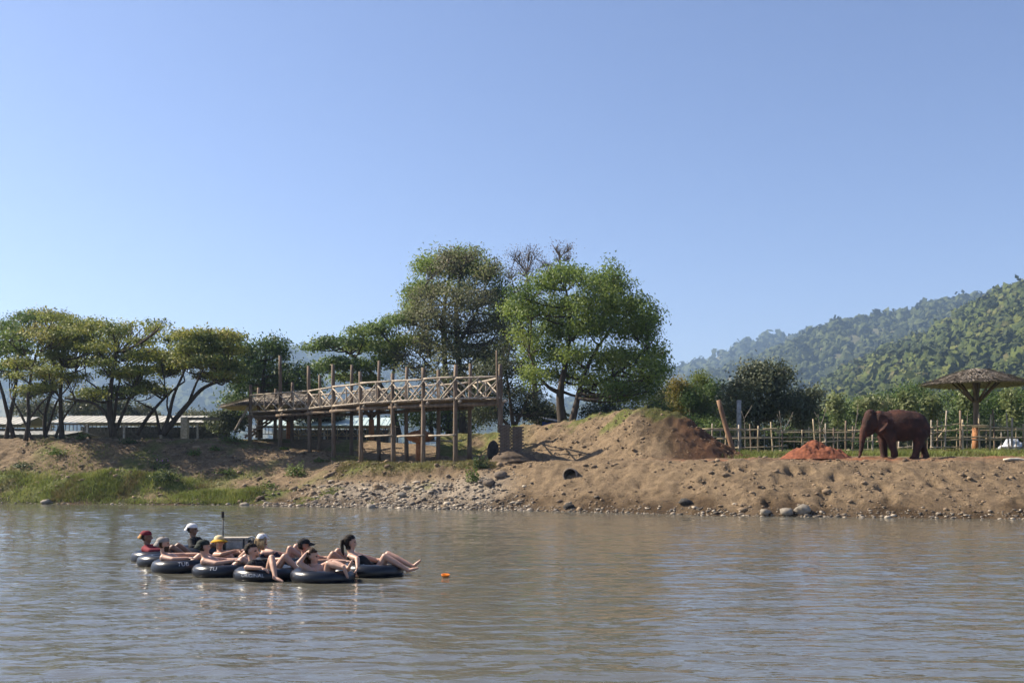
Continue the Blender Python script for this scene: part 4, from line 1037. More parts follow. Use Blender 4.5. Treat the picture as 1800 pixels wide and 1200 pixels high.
# sheds
def shed(label, x0, x1, D, yr, ye, yg, mat, seed, gable=0.0, slats=True):
    s = D / FOC; zr = CAMZ + (HOR - yr) * s; ze = CAMZ + (HOR - ye) * s; zg = float(zter((x0 - 900) * s, D)) - .1
    X0, X1 = (x0 - 900) * s, (x1 - 900) * s
    root = thing('shed', label, 'shed', ((X0 + X1) / 2, D, zg))
    cx = (X0 + X1) / 2; run = 3.4
    roof = None
    n = max(3, int((X1 - X0) / 1.0)); w = (X1 - X0) / n
    ang = math.atan2(zr - ze, run)
    for k in range(n):
        xm = X0 + (k + .5) * w - cx
        for sgn in (-1, 1):
            g = Geo(); m = Matrix.Rotation(sgn * -ang * -1, 3, 'X')
            L = run / math.cos(ang) + .15
            c = (xm + (gable * (sgn < 0) * (k == 0)), sgn * run / 2 , (zr + ze) / 2 - zg + (.012 if k % 2 else 0))
            g.box(c, (w * .998, L, .04), M=Matrix.Rotation(-sgn * ang, 3, 'X'))
            g.box((c[0] - w * .25, c[1], c[2] + .035), (.05, L, .04), M=Matrix.Rotation(-sgn * ang, 3, 'X'))
            g.box((c[0] + w * .25, c[1], c[2] + .035), (.05, L, .04), M=Matrix.Rotation(-sgn * ang, 3, 'X'))
            g.build('roof_panel', mat, root)
    for k in range(0, n + 1, 3):
        for sgn in (-1, 1):
            Geo().box((X0 + k * w - cx, sgn * (run - .25), (ze - zg) / 2 - .06), (.16, .16, ze - zg - .04)).build('post', m_conc, root)
    Geo().box((0, -(run - .25), ze - zg - .14), (X1 - X0 - .1, .1, .14)).build('beam', m_steel, root)
    if slats:
        for k in range(int((X1 - X0) / .33)):
            Geo().box((X0 - cx + .2 + k * .33, -(run - .42), ze - zg - .45), (.05, .05, .62)).build('slat', m_steel, root)
        Geo().box((0, -(run - .42), ze - zg - .8), (X1 - X0 - .2, .07, .07)).build('lower_rail', m_steel, root)
    Geo().box((0, run - .4, (ze - zg) * .46), (X1 - X0 - .2, .1, (ze - zg) * .92)).build('back_wall', m_steel, root)
    return root
shed('long open shed with a pale sheet roof behind the rain trees', 118, 388, 88, 731, 745, 770, m_roof, 1)
shed('short open shed with a pale roof at the left picture edge', -70, 68, 92, 733, 748, 770, m_roof, 2)
shed('low pale lean-to roof in front of the left sheds', -60, 146, 80, 758, 766, 772, m_roof, 3, slats=False)
shed('open building with an aqua roof seen under the platform', 470, 692, 96, 734, 750, 768, m_roof_aqua, 4)
q = PX(325, 768, 78); q[2] = zt(q[0], q[1])
gate = thing('concrete_frame', 'grey concrete pillar with a dark beam at the right end of the shed', 'pillar', q)
hh_ = CAMZ + (HOR - 733) / FOC * 78 - q[2]
Geo().box((0, 0, hh_ / 2), (.52, .5, hh_)).build('pillar', m_conc, gate)
Geo().box((1.5, 0, hh_ - .12), (2.45, .3, .22)).build('beam', m_steel, gate)
# hut with blue tarpaulin, white sheet
q = PX(972, 752, 80); q[2] = zt(q[0], q[1])
hut = thing('tarpaulin_hut', 'small grey-roofed hut with blue tarpaulin left of the round tree trunk', 'hut', q)
hz_ = CAMZ + (HOR - 738) / FOC * 80 - q[2]
Geo().box((0, 0, hz_), (3.0, 2.4, .06), M=Matrix.Rotation(math.radians(10), 3, 'Y') @ Matrix.Rotation(math.radians(6), 3, 'X')).build('roof', m_conc, hut)
for sx in (-1.2, 1.2):
    for sy in (-1, 1): Geo().tube([(sx, sy, -.2), (sx, sy, hz_ - sx * .17)], .05, 6).build('post', m_log, hut)
g = Geo(); P = []
for i in range(9):
    for j in range(6): P.append((-.9 + i * .22, -1.08 + .05 * math.sin(i * 2.1 + j), .3 + j * (hz_ - .5) / 5))
g.add(P, [(i * 6 + j, (i + 1) * 6 + j, (i + 1) * 6 + j + 1, i * 6 + j + 1) for i in range(8) for j in range(5)]).build('tarpaulin', m_blue, hut, True)
def heap(name, label, cat, px, py, D, r, mat, seed, rough=.2):
    q = PX(px, py, D); q[2] = zt(q[0], q[1]) if not name == 'soil_heap' else q[2]
    V, F = ico(4); n = fbm(V[:, 0] * 1.6, V[:, 1] * 1.6, V[:, 2] * 1.6, 5, seed=seed, g=.6)
    V = V * np.array(r) * (1 + rough * n[:, None])
    return tag(link(name, np_mesh(name, V, F, [mat], True), None, q), label, cat)
heap('white_sheet', 'white plastic sheet bundle at the foot of the round tree', 'sheet', 1020, 748, 72, (.75, .5, .45), m_white, 3)
heap('white_sheet', 'whitish plastic sheet heap behind the right fence', 'sheet', 1778, 775, 66, (.9, .6, .85), simple('dusty_sheet', (.24, .26, .30), (.46, .48, .52), 3, .6, .5, .08), 4, .9)
# red soil heap
q = PX(1432, 806, 47.8)
hx = np.arange(-1.75, 1.9, .05); hy = np.arange(-1.3, 1.31, .05)
HX, HY = np.meshgrid(hx, hy)
pr = np.clip(1 - np.sqrt((HX / np.where(HX > 0.1, 1.85, 1.62)) ** 2 + (HY / 1.25) ** 2), 0, 1)
HZm = .95 * pr ** .92 + pr ** .4 * (.26 * fbm(HX * 1.6, HY * 1.6, o=4, seed=2, g=.65) + .15 * fbm(HX * 6, HY * 6, o=3, seed=3)) - .06
HZm = np.minimum(HZm, .82 + .05 * fbm(HX * 5, HY * 5, o=2, seed=8))
k = len(hx); ii = (np.arange(len(hy) - 1)[:, None] * k + np.arange(k - 1)[None]).ravel()
HF = np.stack([ii, ii + 1, ii + k + 1, ii + k], -1); HF = HF[pr.ravel()[HF].max(1) > 0]
q[2] = zt(q[0], q[1]) + .02
tag(link('soil_heap', np_mesh('soil_heap', np.stack([HX, HY, HZm], -1).reshape(-1, 3), HF, [m_redsoil], True), None, q), 'heap of loose red soil in front of the elephant', 'soil heap')
# bleached branch at the right edge
P = [PX(x, y, 43.6) for x, y in ((1764, 808), (1775, 815), (1790, 824), (1812, 832), (1835, 835))]
for p in P: p[2] = max(p[2], zt(p[0], p[1]) + .06)
g = Geo().tube(np.array(P) - P[0], [.05, .06, .06, .055, .04], 7, .2)
tag(g.build('driftwood_branch', simple('bleached_wood', (.45, .38, .28), (.66, .58, .46), 6, .8, .3, .01), None, True, P[0]), 'bleached curved branch lying on the dirt at the right edge', 'branch')

# ------------------------------------------------------------------ bodies: one continuous surface grown from tapered limbs
def capsule(g, a, c, ra, rb, seg=10):
    """tapered limb with round ends"""
    a = np.asarray(a, float); c = np.asarray(c, float)
    d = c - a; L = np.linalg.norm(d)
    if L < 1e-6: return g.ell(a, (ra,) * 3, seg, 6)
    d = d / L
    P = [a - d * ra * .95, a - d * ra * .6, a]; R = [ra * .25, ra * .8, ra]
    P += [a + d * L * t for t in (.33, .67)]; R += [ra + (rb - ra) * t for t in (.33, .67)]
    P += [c, c + d * rb * .6, c + d * rb * .95]; R += [rb, rb * .8, rb * .25]
    return g.tube(P, R, seg)
def fuse(g, voxel, smooth=4, fac=.5):
    me = g.mesh('tmp', m_log)
    o = bpy.data.objects.new('tmp', me); COL.objects.link(o)
    r = o.modifiers.new('r', 'REMESH'); r.mode = 'VOXEL'; r.voxel_size = voxel
    s = o.modifiers.new('s', 'SMOOTH'); s.factor = fac; s.iterations = smooth
    dg = bpy.context.evaluated_depsgraph_get(); ev = o.evaluated_get(dg); m = ev.to_mesh()
    V = np.empty(len(m.vertices) * 3); m.vertices.foreach_get('co', V); V = V.reshape(-1, 3)
    nl = len(m.loops); ls = np.empty(nl, np.int32); m.loops.foreach_get('vertex_index', ls)
    tot = np.empty(len(m.polygons), np.int32); m.polygons.foreach_get('loop_total', tot)
    F = ls.reshape(-1, 4) if (tot == 4).all() else None
    if F is None:
        st = np.concatenate([[0], np.cumsum(tot)[:-1]]); F = np.array([[ls[s0], ls[s0 + 1], ls[s0 + 2], ls[s0 + min(3, t - 1)]] for s0, t in zip(st, tot)])
    ev.to_mesh_clear(); bpy.data.objects.remove(o); bpy.data.meshes.remove(me)
    return V, F
def normals(V, F):
    fn = np.cross(V[F[:, 2]] - V[F[:, 0]], V[F[:, 3]] - V[F[:, 1]])
    N = np.zeros_like(V)
    for k in range(4): np.add.at(N, F[:, k], fn)
    return unit(N), unit(fn)
def seg_dist(P, a, c):
    a = np.asarray(a, float); c = np.asarray(c, float)
    t = np.clip(((P - a) @ (c - a)) / max(1e-9, np.dot(c - a, c - a)), 0, 1)
    return np.linalg.norm(P - (a + t[:, None] * (c - a)), axis=1)

# -- elephant, facing left
m_eleph, nt, b = new_mat('elephant_skin')
v = coords(nt); e1 = noise_node(nt, 2.2, 6, .6, v); e2 = noise_node(nt, 22, 5, .7, v)
nt.links.new(ramp(nt, e1, [(.3, (.022, .009, .007)), (.52, (.046, .018, .012)), (.72, (.12, .045, .027))]), b.inputs['Base Color'])
b.inputs['Roughness'].default_value = .75; b.inputs['Specular IOR Level'].default_value = .25
bump(nt, b, e2, .9, .05)
ep = PX(1575, 806, 46.7); ep[2] = zt(ep[0], ep[1]) - .02
eleph = thing('elephant', 'dark brown elephant walking left along the bank top, trunk to the ground', 'elephant', ep)
g = Geo()
def E(c, r, rx=0):
    g.ell(c, r, 20, 14, Matrix.Rotation(math.radians(rx), 3, 'Y') if rx else None)
E((.25, 0, 1.58), (1.12, .60, .72)); E((.72, 0, 1.58), (.78, .57, .68)); E((-.45, 0, 1.62), (.62, .50, .62)); E((.1, 0, 1.78), (.9, .42, .56))
E((1.18, 0, 1.38), (.42, .44, .52)); E((.2, 0, 1.25), (.9, .52, .42))
E((-1.0, 0, 1.72), (.42, .34, .46)); E((-.78, 0, 1.84), (.42, .36, .44)); E((-1.22, 0, 1.92), (.30, .30, .40)); E((-1.36, 0, 1.68), (.24, .26, .40)); E((-1.2, .11, 2.14), (.2, .15, .2)); E((-1.2, -.11, 2.14), (.2, .15, .2)); E((-1.22, 0, 1.32), (.22, .2, .2))
TR = [(-1.42, 1.5, .23), (-1.52, 1.25, .19), (-1.57, 1.0, .155), (-1.60, .75, .125), (-1.63, .5, .10), (-1.67, .28, .082), (-1.72, .10, .065), (-1.76, .05, .055)]
for (x0, z0, r0), (x1, z1, r1) in zip(TR[:-1], TR[1:]): capsule(g, (x0, 0, z0), (x1, 0, z1), r0, r1, 12)
LEG = [  # near side is -y
    [(-.50, .26, 1.15, .29), (-.50, .27, .62, .19), (-.46, .27, .22, .165), (-.47, .27, .08, .19)],
    [(-.42, -.28, 1.20, .30), (-.30, -.29, .66, .20), (-.22, -.29, .42, .165), (-.16, -.29, .22, .16)],
    [(1.02, -.27, 1.15, .34), (.92, -.28, .70, .22), (.84, -.28, .34, .165), (.78, -.28, .08, .185)],
    [(1.08, .26, 1.15, .32), (1.28, .27, .70, .21), (1.44, .27, .36, .16), (1.52, .27, .08, .18)]]
for L in LEG:
    for (x0, y0, z0, r0), (x1, y1, z1, r1) in zip(L[:-1], L[1:]): capsule(g, (x0, y0, z0), (x1, y1, z1), r0, r1, 14)
x, y, z, r = LEG[1][-1]; g.ell((x - .03, y, z - .06), (.18, .17, .10), 14, 8)
for L in (LEG[0], LEG[2], LEG[3]): g.ell((L[-1][0] - .04, L[-1][1], .07), (.22, .20, .085), 14, 8)
TL = [(1.50, 1.66, .055), (1.60, 1.4, .04), (1.60, 1.1, .03), (1.59, .85, .028), (1.59, .70, .05), (1.59, .6, .02)]
for (x0, z0, r0), (x1, z1, r1) in zip(TL[:-1], TL[1:]): capsule(g, (x0, 0, z0), (x1, 0, z1), r0, r1, 8)
g.ell((-1.36, 0, 1.12), (.16, .11, .1), 10, 8)
V, F = fuse(g, .034, 7, .55)
V = V + normals(V, F)[0] * (.014 * fbm(V[:, 0] * 5, V[:, 1] * 5, V[:, 2] * 5, 4, seed=2))[:, None]
link('body', np_mesh('body', V, F, [m_eleph], True), eleph)
for s in (-1, 1):
    g = Geo(); P = []; nu, nv = 10, 8
    for i in range(nu):
        for j in range(nv):
            u = i / (nu - 1); w = j / (nv - 1)
            zz = 2.14 - .86 * u; wid = .54 * math.sin(math.pi * min(1, .18 + u * .80)) ** .7 * (1 - .25 * u)
            P.append((-1.02 + wid * w + .05 * u, s * (.30 + .20 * w ** .8 + .035 * math.sin(w * 5 + u * 4)), zz - .10 * w * (1 - u)))
    Q = [(i * nv + j, (i + 1) * nv + j, (i + 1) * nv + j + 1, i * nv + j + 1) for i in range(nu - 1) for j in range(nv - 1)]
    g.add(P, Q); o = g.build('ear', m_eleph, eleph, True)
    so = o.modifiers.new('t', 'SOLIDIFY'); so.thickness = .03
    e = Geo().ell((-1.42, s * .235, 1.78), (.035, .03, .035), 8, 6).build('eye', simple('eye_black', (.01, .01, .01), (.02, .018, .015), 4, .2, 0), eleph, True)

# -- floating tubes
m_rubber, nt, b = new_mat('wet_black_rubber')
v = coords(nt); r1 = noise_node(nt, 9, 4, .6, v)
nt.links.new(ramp(nt, r1, [(.3, (.003, .004, .008)), (.7, (.010, .013, .020))]), b.inputs['Base Color'])
b.inputs['Roughness'].default_value = .30; b.inputs['Specular IOR Level'].default_value = .45
bump(nt, b, noise_node(nt, 30, 3, .6, v), .15, .01)
m_print = simple('white_print', (.34, .36, .40), (.5, .52, .56), 8, .7, 0)
RM, rm_ = .425, .14
TZ = .085
def tube_mesh():
    V = []; F = []; n, m = 56, 18
    for i in range(n):
        a = 2 * math.pi * i / n
        for j in range(m):
            t = 2 * math.pi * j / m
            w = 1 + .012 * math.sin(a * 9) + .01 * math.sin(a * 23 + 1)
            rr = RM + rm_ * w * math.cos(t)
            V.append((rr * math.cos(a), rr * math.sin(a), TZ + rm_ * w * math.sin(t)))
            F.append((i * m + j, ((i + 1) % n) * m + j, ((i + 1) % n) * m + (j + 1) % m, i * m + (j + 1) % m))
    return np_mesh('tube', np.array(V), np.array(F), [m_rubber], True)
TUBE = tube_mesh()
def valve(par, ang):
    Geo().tube([(.31 * math.cos(ang), .31 * math.sin(ang), TZ + .06), (.27 * math.cos(ang), .27 * math.sin(ang), TZ + .13)], .012, 6).build('valve', m_print, par)
def lettering(par, text, a0, size, tilt=.35):
    """printed letters wrapped round the near side of a tube"""
    cu = bpy.data.curves.new('t', 'FONT'); cu.body = text; cu.size = size; cu.extrude = 0
    to = bpy.data.objects.new('t', cu); COL.objects.link(to)
    dg = bpy.context.evaluated_depsgraph_get(); m = bpy.data.meshes.new_from_object(to.evaluated_get(dg))
    V = np.array([v.co[:] for v in m.vertices]); Fs = [tuple(p.vertices) for p in m.polygons]
    bpy.data.objects.remove(to); bpy.data.meshes.remove(m)
    if not len(V): return
    rr = rm_ + .004
    th = tilt + V[:, 1] / rm_            # angle round the section, 0 = outermost
    ro = RM + rr * np.cos(th)
    a = a0 + V[:, 0] / (RM + rm_)
    W = np.stack([ro * np.cos(a), ro * np.sin(a), TZ + rr * np.sin(th)], -1)
    g = Geo(); g.add(W, Fs); g.build('printed_lettering', m_print, par)
def water_xy(px, D): return np.array([(px - 900) / FOC * D, D])
TUBES = {
    'a': (277, 21.75, 'black inner tube under the person in maroon, leftmost of the raft'),
    'i': (350, 22.75, 'black inner tube under the person in black with the white cap'),
    'b': (292, 20.75, 'empty black inner tube between the maroon-capped person and the grey-capped man'),
    'c': (318, 19.6, 'black inner tube lettered TUB under the man in the grey cap'),
    'd': (391, 18.9, 'black inner tube lettered TU under the man in the dark green cap'),
    'j': (410, 20.45, 'black inner tube under the person in the yellow bucket hat'),
    'h': (424, 21.9, 'black inner tube carrying the cooler at the back of the raft'),
    'k': (497, 20.15, 'black inner tube under the person in the white cap facing away'),
    'e': (466, 18.25, 'black inner tube lettered ORIGINAL under the dark-haired man in black'),
    'l': (562, 19.35, 'black inner tube under the person in the black cap and red top'),
    'f': (567, 17.85, 'wet black inner tube nearest the camera under the woman in pink'),
    'g': (655, 18.9, 'black inner tube at the right end under the dark-haired woman')}
TP = {}
for k, (px, D, lab) in TUBES.items():
    x, y = water_xy(px, D); TP[k] = (x, y)
    o = thing('inner_tube', lab, 'tube', (x, y, 0), random.uniform(-.1, .1), 'inner tubes of the floating raft')
    link('ring', TUBE, o); valve(o, random.uniform(0, 6.28))
    o.rotation_euler = (random.uniform(-.035, .035), random.uniform(-.035, .035), 0)
    o.scale = (random.uniform(.96, 1.05),) * 2 + (random.uniform(.92, 1.06),)
    if k == 'c': lettering(o, 'TUB', math.radians(-78), .12)
    if k == 'd': lettering(o, 'TU', math.radians(-100), .12)
    if k == 'e': lettering(o, 'ORIGINAL', math.radians(-122), .095, .02)

# -- people
def skin_mat(name, c):
    m, nt, b = new_mat(name)
    f = noise_node(nt, 7, 4, .6, coords(nt))
    nt.links.new(ramp(nt, f, [(.3, tuple(q * .82 for q in c)), (.7, c)]), b.inputs['Base Color'])
    b.inputs['Roughness'].default_value = .5; b.inputs['Subsurface Weight'].default_value = .12
    b.inputs['Subsurface Radius'].default_value = (.02, .008, .004); b.inputs['Subsurface Scale'].default_value = 1.0
    return m
m_skin = skin_mat('skin_light', (.50, .30, .215)); m_skin2 = skin_mat('skin_tan', (.40, .225, .15)); m_skin3 = skin_mat('skin_brown', (.20, .105, .065))
m_lip = simple('lips', (.24, .08, .07), (.32, .11, .09), 9, .5, 0)
m_eye = simple('eye_dark', (.015, .012, .01), (.03, .025, .02), 9, .3, 0)
CL = {k: simple('cloth_' + k, tuple(q * .7 for q in c), c, 14, .85, .3, .006) for k, c in {
    'maroon': (.19, .018, .03), 'black': (.012, .012, .014), 'white': (.72, .72, .72), 'grey': (.30, .27, .24), 'green': (.02, .028, .022), 'yellow': (.58, .32, .02),
    'straw': (.62, .50, .28), 'red': (.42, .025, .02), 'pink': (.44, .10, .22), 'navy': (.015, .02, .04), 'brown': (.05, .028, .016), 'dark': (.018, .012, .009), 'blond': (.30, .22, .12), 'tan': (.40, .22, .08)}.items()}
def rotz(p, a):
    c, s = math.cos(a), math.sin(a)
    return np.array([p[0] * c - p[1] * s, p[0] * s + p[1] * c, p[2]])
def person(label, tube, yaw, skin, head=(-.36, 0, .52), look=0.0, nod=0.0, hair='dark', longhair=False, beard=False, cap=None, capback=False, visor=None, top=None, top_sleeve=True, straps=False, arms=None, legs=None, dx=0.0, hatkind='cap', extra=None, group='people lounging in the raft'):
    """local frame: +x towards the feet, -y the near side"""
    x, y = TP[tube]
    root = thing('person', label, 'person', (x + dx * math.cos(yaw), y + dx * math.sin(yaw), 0), yaw, group)
    H = np.array(head, float)
    pel = np.array([.03, 0, -.02]); che = np.array([H[0] * .62 + .02, H[1] * .6, H[2] * .36]); nb = H + np.array([.02, 0, -.185])
    sh = [nb + np.array([.03, s * .185, -.06]) for s in (-1, 1)]
    A = {-1: [(0.0, -.36, .23), (.27, -.30, .25), (.36, -.27, .25)], 1: [(0.0, .36, .23), (.27, .30, .25), (.36, .27, .25)]}
    Lg = {-1: [(.40, -.13, .30), (.72, -.12, .10), (.84, -.12, .12)], 1: [(.42, .12, .32), (.76, .12, .10), (.88, .12, .13)]}
    if arms: A.update(arms)
    if legs: Lg.update(legs)
    g = Geo(); bones = []
    def bone(tagn, a, c, ra, rb):
        capsule(g, a, c, ra, rb); bones.append((tagn, np.asarray(a, float), np.asarray(c, float), (ra + rb) / 2))
    # trunk
    bone('torso', pel, (pel + che) / 2 + np.array([0, 0, -.02]), .165, .155)
    bone('torso', (pel + che) / 2 + np.array([0, 0, -.02]), che, .155, .16)
    for s in (-1, 1):
        bone('torso', che + np.array([0, s * .07, 0]), nb + np.array([.03, s * .085, -.08]), .125, .10)
        bone('torso', nb + np.array([.015, s * .06, -.045]), sh[(s + 1) // 2], .062, .072)
    bone('neck', nb + np.array([0, 0, -.03]), H + np.array([-.01, 0, -.07]), .066, .06)
    for s in (-1, 1):
        S = sh[(s + 1) // 2]; e, w, hnd = [np.array(q, float) for q in A[s]]
        bone('uarm', S, e, .066, .048); bone('farm', e, w, .049, .031)
        # hand: palm, four fingers with a bend, thumb from the side of the palm
        d = hnd - w; d = d / (np.linalg.norm(d) + 1e-9)
        side = np.cross(d, [0, 0, 1.0]); side = side / (np.linalg.norm(side) + 1e-9); dn = np.cross(side, d)
        dn = dn if dn[2] < 0 else -dn
        pc = w + d * .05
        g.ell(pc, (.048, .042, .02), 10, 8, np.stack([d, side, dn], 1)); bones.append(('hand', w, w + d * .18, .04))
        for f in range(4):
            o = side * (-.030 + .02 * f); L = (.038, .045, .042, .032)[f]
            k0 = w + d * .085 + o; k1 = k0 + d * L + dn * .010; k2 = k1 + d * L * .7 + dn * .028
            capsule(g, k0, k1, .0105, .010, 6); capsule(g, k1, k2, .010, .0085, 6)
        t0 = w + d * .03 + side * .036 * (-s); t1 = t0 + d * .035 + side * .028 * (-s); t2 = t1 + d * .03 + dn * .012
        capsule(g, t0, t1, .012, .011, 6); capsule(g, t1, t2, .011, .009, 6)
    for s in (-1, 1):
        kn, an, to = [np.array(q, float) for q in Lg[s]]
        hip = pel + np.array([.04, s * .09, .0])
        bone('thigh', hip, kn, .095, .062)
        m = kn + (an - kn) * .35; bone('shin', kn, m, .06, .062); bone('shin', m, an, .062, .039)
        d = (to - an) / (np.linalg.norm(to - an) + 1e-9)
        bone('foot', an - d * .03, an + d * .10, .036, .034); bone('foot', an + d * .10, an + d * .18, .033, .02)
    # head
    fr = np.array([math.cos(look) * math.cos(nod), math.sin(look) * math.cos(nod), math.sin(nod)])
    lf = np.array([-math.sin(look), math.cos(look), 0]); upv = np.cross(fr, lf)
    B = np.stack([fr, lf, upv], 1)
    HS = 1.17
    def hp(x_, y_, z_): return H + B @ (np.array([x_, y_, z_]) * HS)
    g.ell(hp(-.012, 0, .03), (.112, .089, .110), 16, 12, B)
    g.ell(hp(.022, 0, -.035), (.077, .068, .091), 14, 10, B)
    g.ell(hp(.045, 0, -.085), (.042, .044, .033), 10, 8, B)
    capsule(g, hp(.082, 0, .022), hp(.102, 0, -.022), .012, .019, 6)
    g.ell(hp(.075, 0, .038), (.023, .058, .014), 10, 6, B)
    for s in (-1, 1): g.ell(hp(-.008, s * .076, -.004), (.026, .013, .037), 8, 6, B)
    bones.append(('head', hp(-.01, 0, .03), hp(.03, 0, -.06), .095))
    V, F = fuse(g, .0135, 2, .5)
    N, fn = normals(V, F)
    fc = V[F].mean(1)
    hl = (fc - H) @ B / HS                    # head-local coordinates of each face
    dist = np.array([seg_dist(fc, a, c) - r for _, a, c, r in bones]); own = np.array([bn[0] for bn in bones])[dist.argmin(0)]
    isH = (own == 'head') | ((np.abs(hl) < [.14, .11, .14]).all(1) & (own == 'neck') & (hl[:, 2] > -.1))
    mi = np.zeros(len(F), np.int32)
    eye = isH & (np.abs(hl[:, 2] - .012) < .009) & (np.abs(np.abs(hl[:, 1]) - .032) < .015) & (hl[:, 0] > .05)
    lip = isH & (np.abs(hl[:, 2] + .060) < .008) & (np.abs(hl[:, 1]) < .024) & (hl[:, 0] > .06)
    mi[eye] = 1; mi[lip] = 2
    me = np_mesh('body', V, F, [skin, m_eye, m_lip], True); me.polygons.foreach_set('material_index', mi); me.update()
    link('body', me, root)
    def shell(name, mask, off, mat, jitter=0.0):
        if mask.sum() < 8: return
        f = F[mask]; u = np.unique(f); rm = np.zeros(len(V), int); rm[u] = np.arange(len(u))
        W = V[u] + N[u] * (off + (jitter * fbm(V[u][:, 0] * 40, V[u][:, 1] * 40, V[u][:, 2] * 40, 2, seed=3)[:, None] if jitter else 0))
        link(name, np_mesh(name, W, rm[f], [mat], True), root)
    # hair
    hm = isH & ((hl[:, 2] > .062 + .25 * np.maximum(hl[:, 0] - .03, 0)) | ((hl[:, 0] < -.005 - (.0 if longhair else .01)) & (hl[:, 2] > (-.10 if longhair else -.05)))) & ~((np.abs(hl[:, 1]) > .068) & (np.abs(hl[:, 2]) < .035) & (hl[:, 0] > -.03))
    if cap or hair:
        shell('hair', hm, .010 if not longhair else .018, CL[hair], .012)
    if beard: shell('beard', isH & (hl[:, 2] < -.035) & (hl[:, 0] > -.0) & ~lip & (hl[:, 2] > -.13) & ~((np.abs(hl[:, 1]) < .02) & (hl[:, 2] > -.05)), .009, CL['brown'], .006)
    if longhair == 'tail':
        g2 = Geo(); P = [hp(-.085, 0, .06), hp(-.13, 0, .03), hp(-.135, 0, -.05), hp(-.12, 0, -.14), hp(-.10, .01, -.20)]
        g2.tube(P, [.025, .038, .036, .028, .01], 8, .15); g2.build('ponytail', CL[hair], root, True)
    elif longhair:
        g2 = Geo()
        for j in range(-3, 4):
            P = [hp(-.05, j * .024, .07), hp(-.10, j * .026, .0), hp(-.095, j * .03, -.09), hp(-.07, j * .034, -.18)]
            g2.tube(P, [.02, .026, .024, .008], 6, .2)
        o = g2.build('hair_length', CL[hair], root, True); o['kind'] = 'stuff'
    # cap: domed crown and a curved visor
    if cap:
        cm = CL[cap]; g2 = Geo(); n, m_ = 20, 7; P = []
        for i in range(m_):
            t = i / (m_ - 1); zz = .045 + .085 * math.sin(t * math.pi / 2); rr = math.cos(t * math.pi / 2) ** .75 + .001
            for j in range(n):
                a = 2 * math.pi * j / n
                P.append(hp(-.012 + .110 * rr * math.cos(a), .092 * rr * math.sin(a), zz))
        g2.add(P, [(i * n + j, i * n + (j + 1) % n, (i + 1) * n + (j + 1) % n, (i + 1) * n + j) for i in range(m_ - 1) for j in range(n)])
        co = g2.build('hat' if hatkind == 'bucket' else 'cap', cm, root, True)
        if hatkind == 'bucket':
            g2 = Geo(); P = []
            for i, (r_, z_) in enumerate(((.112, .05), (.14, .03), (.172, .008), (.170, .002), (.112, .04))):
                for j in range(24):
                    a = 2 * math.pi * j / 24; P.append(hp(-.012 + r_ * math.cos(a), r_ * .9 * math.sin(a), z_))
            g2.add(P, [(i * 24 + j, i * 24 + (j + 1) % 24, (i + 1) * 24 + (j + 1) % 24, (i + 1) * 24 + j) for i in range(4) for j in range(24)])
            g2.build('brim', CL[visor or cap], co, True)
        else:
            g2 = Geo(); P = []; sg = -1 if capback else 1
            for i in range(4):
                for j in range(11):
                    a = -1.05 + 2.1 * j / 10; e = i / 3
                    rr = .100 + (.045 if capback else .085) * e * math.cos(a * .75)
                    P.append(hp(-.012 + sg * (rr * math.cos(a) + .01), (.088 + .012 * e) * math.sin(a) * 1.02, .058 - (.06 if capback else .022) * e - .03 * abs(math.sin(a)) * e))
            g2.add(P, [(i * 11 + j, i * 11 + j + 1, (i + 1) * 11 + j + 1, (i + 1) * 11 + j) for i in range(3) for j in range(10)])
            vo = g2.build('visor', CL[visor or cap], co, True); so = vo.modifiers.new('t', 'SOLIDIFY'); so.thickness = .006
    if top:
        tm = (own == 'torso')
        if top_sleeve: tm = tm | ((own == 'uarm') & (np.minimum(np.linalg.norm(fc - sh[0], axis=1), np.linalg.norm(fc - sh[1], axis=1)) < (.40 if top_sleeve == 'long' else .20)))
        if top_sleeve == 'long': tm = tm | (own == 'uarm') | ((own == 'farm') & True)
        if not top_sleeve: tm = tm & (fc[:, 2] < sh[0][2] + .0)
        shell('shirt' if top_sleeve else 'swim_top', tm, .011, CL[top], .004)
    if straps:
        for s in (-1, 1):
            c0 = nb + np.array([.085, s * .07, -.10]); c1 = nb + np.array([.02, s * .085, .005]); c2 = nb + np.array([-.075, s * .07, -.09])
            Geo().tube([c0, c1, c2], .012, 6).build('strap', CL[straps], root, True)
    sho = (own == 'thigh') & (fc[:, 2] < .16)
    shell('shorts', sho | ((own == 'torso') & (np.linalg.norm(fc - pel, axis=1) < .17)), .010, CL[extra or 'navy'])
    return root

person('person in a maroon cap and maroon shirt at the far left of the raft', 'a', -.1, m_skin3, (-.25, 0, .50), .25, 0, cap='maroon', visor='tan', capback=True, top='maroon', top_sleeve='long')
person('person in black with a white cap worn backwards at the back left', 'i', -.15, m_skin3, (-.16, 0, .60), .15, -.05, cap='white', capback=True, top='black', top_sleeve='long')
person('bearded bare-chested man in a grey cap, left front', 'c', .05, m_skin, (-.33, -.02, .515), .35, .05, hair='brown', beard=True, cap='grey', capback=True, arms={-1: [(-.06, -.33, .25), (.22, -.30, .27), (.32, -.28, .27)], 1: [(0, .3, .28), (.25, .28, .3), (.34, .26, .3)]})
person('bare-chested man in a dark green cap seen from behind', 'd', .08, m_skin, (-.34, -.02, .515), .55, .0, hair='dark', cap='green', capback=True, arms={-1: [(-.04, -.34, .24), (.26, -.26, .28), (.35, -.22, .28)]})
person('person in a straw-coloured bucket hat with a yellow flap, facing the camera', 'j', -.35, m_skin2, (-.34, .0, .48), -.75, .1, hair='blond', cap='straw', hatkind='bucket', visor='yellow', arms={-1: [(-.06, -.30, .26), (.12, -.10, .33), (.17, -.02, .34)], 1: [(0, .30, .25), (.14, .14, .32), (.18, .06, .33)]}, extra='navy')
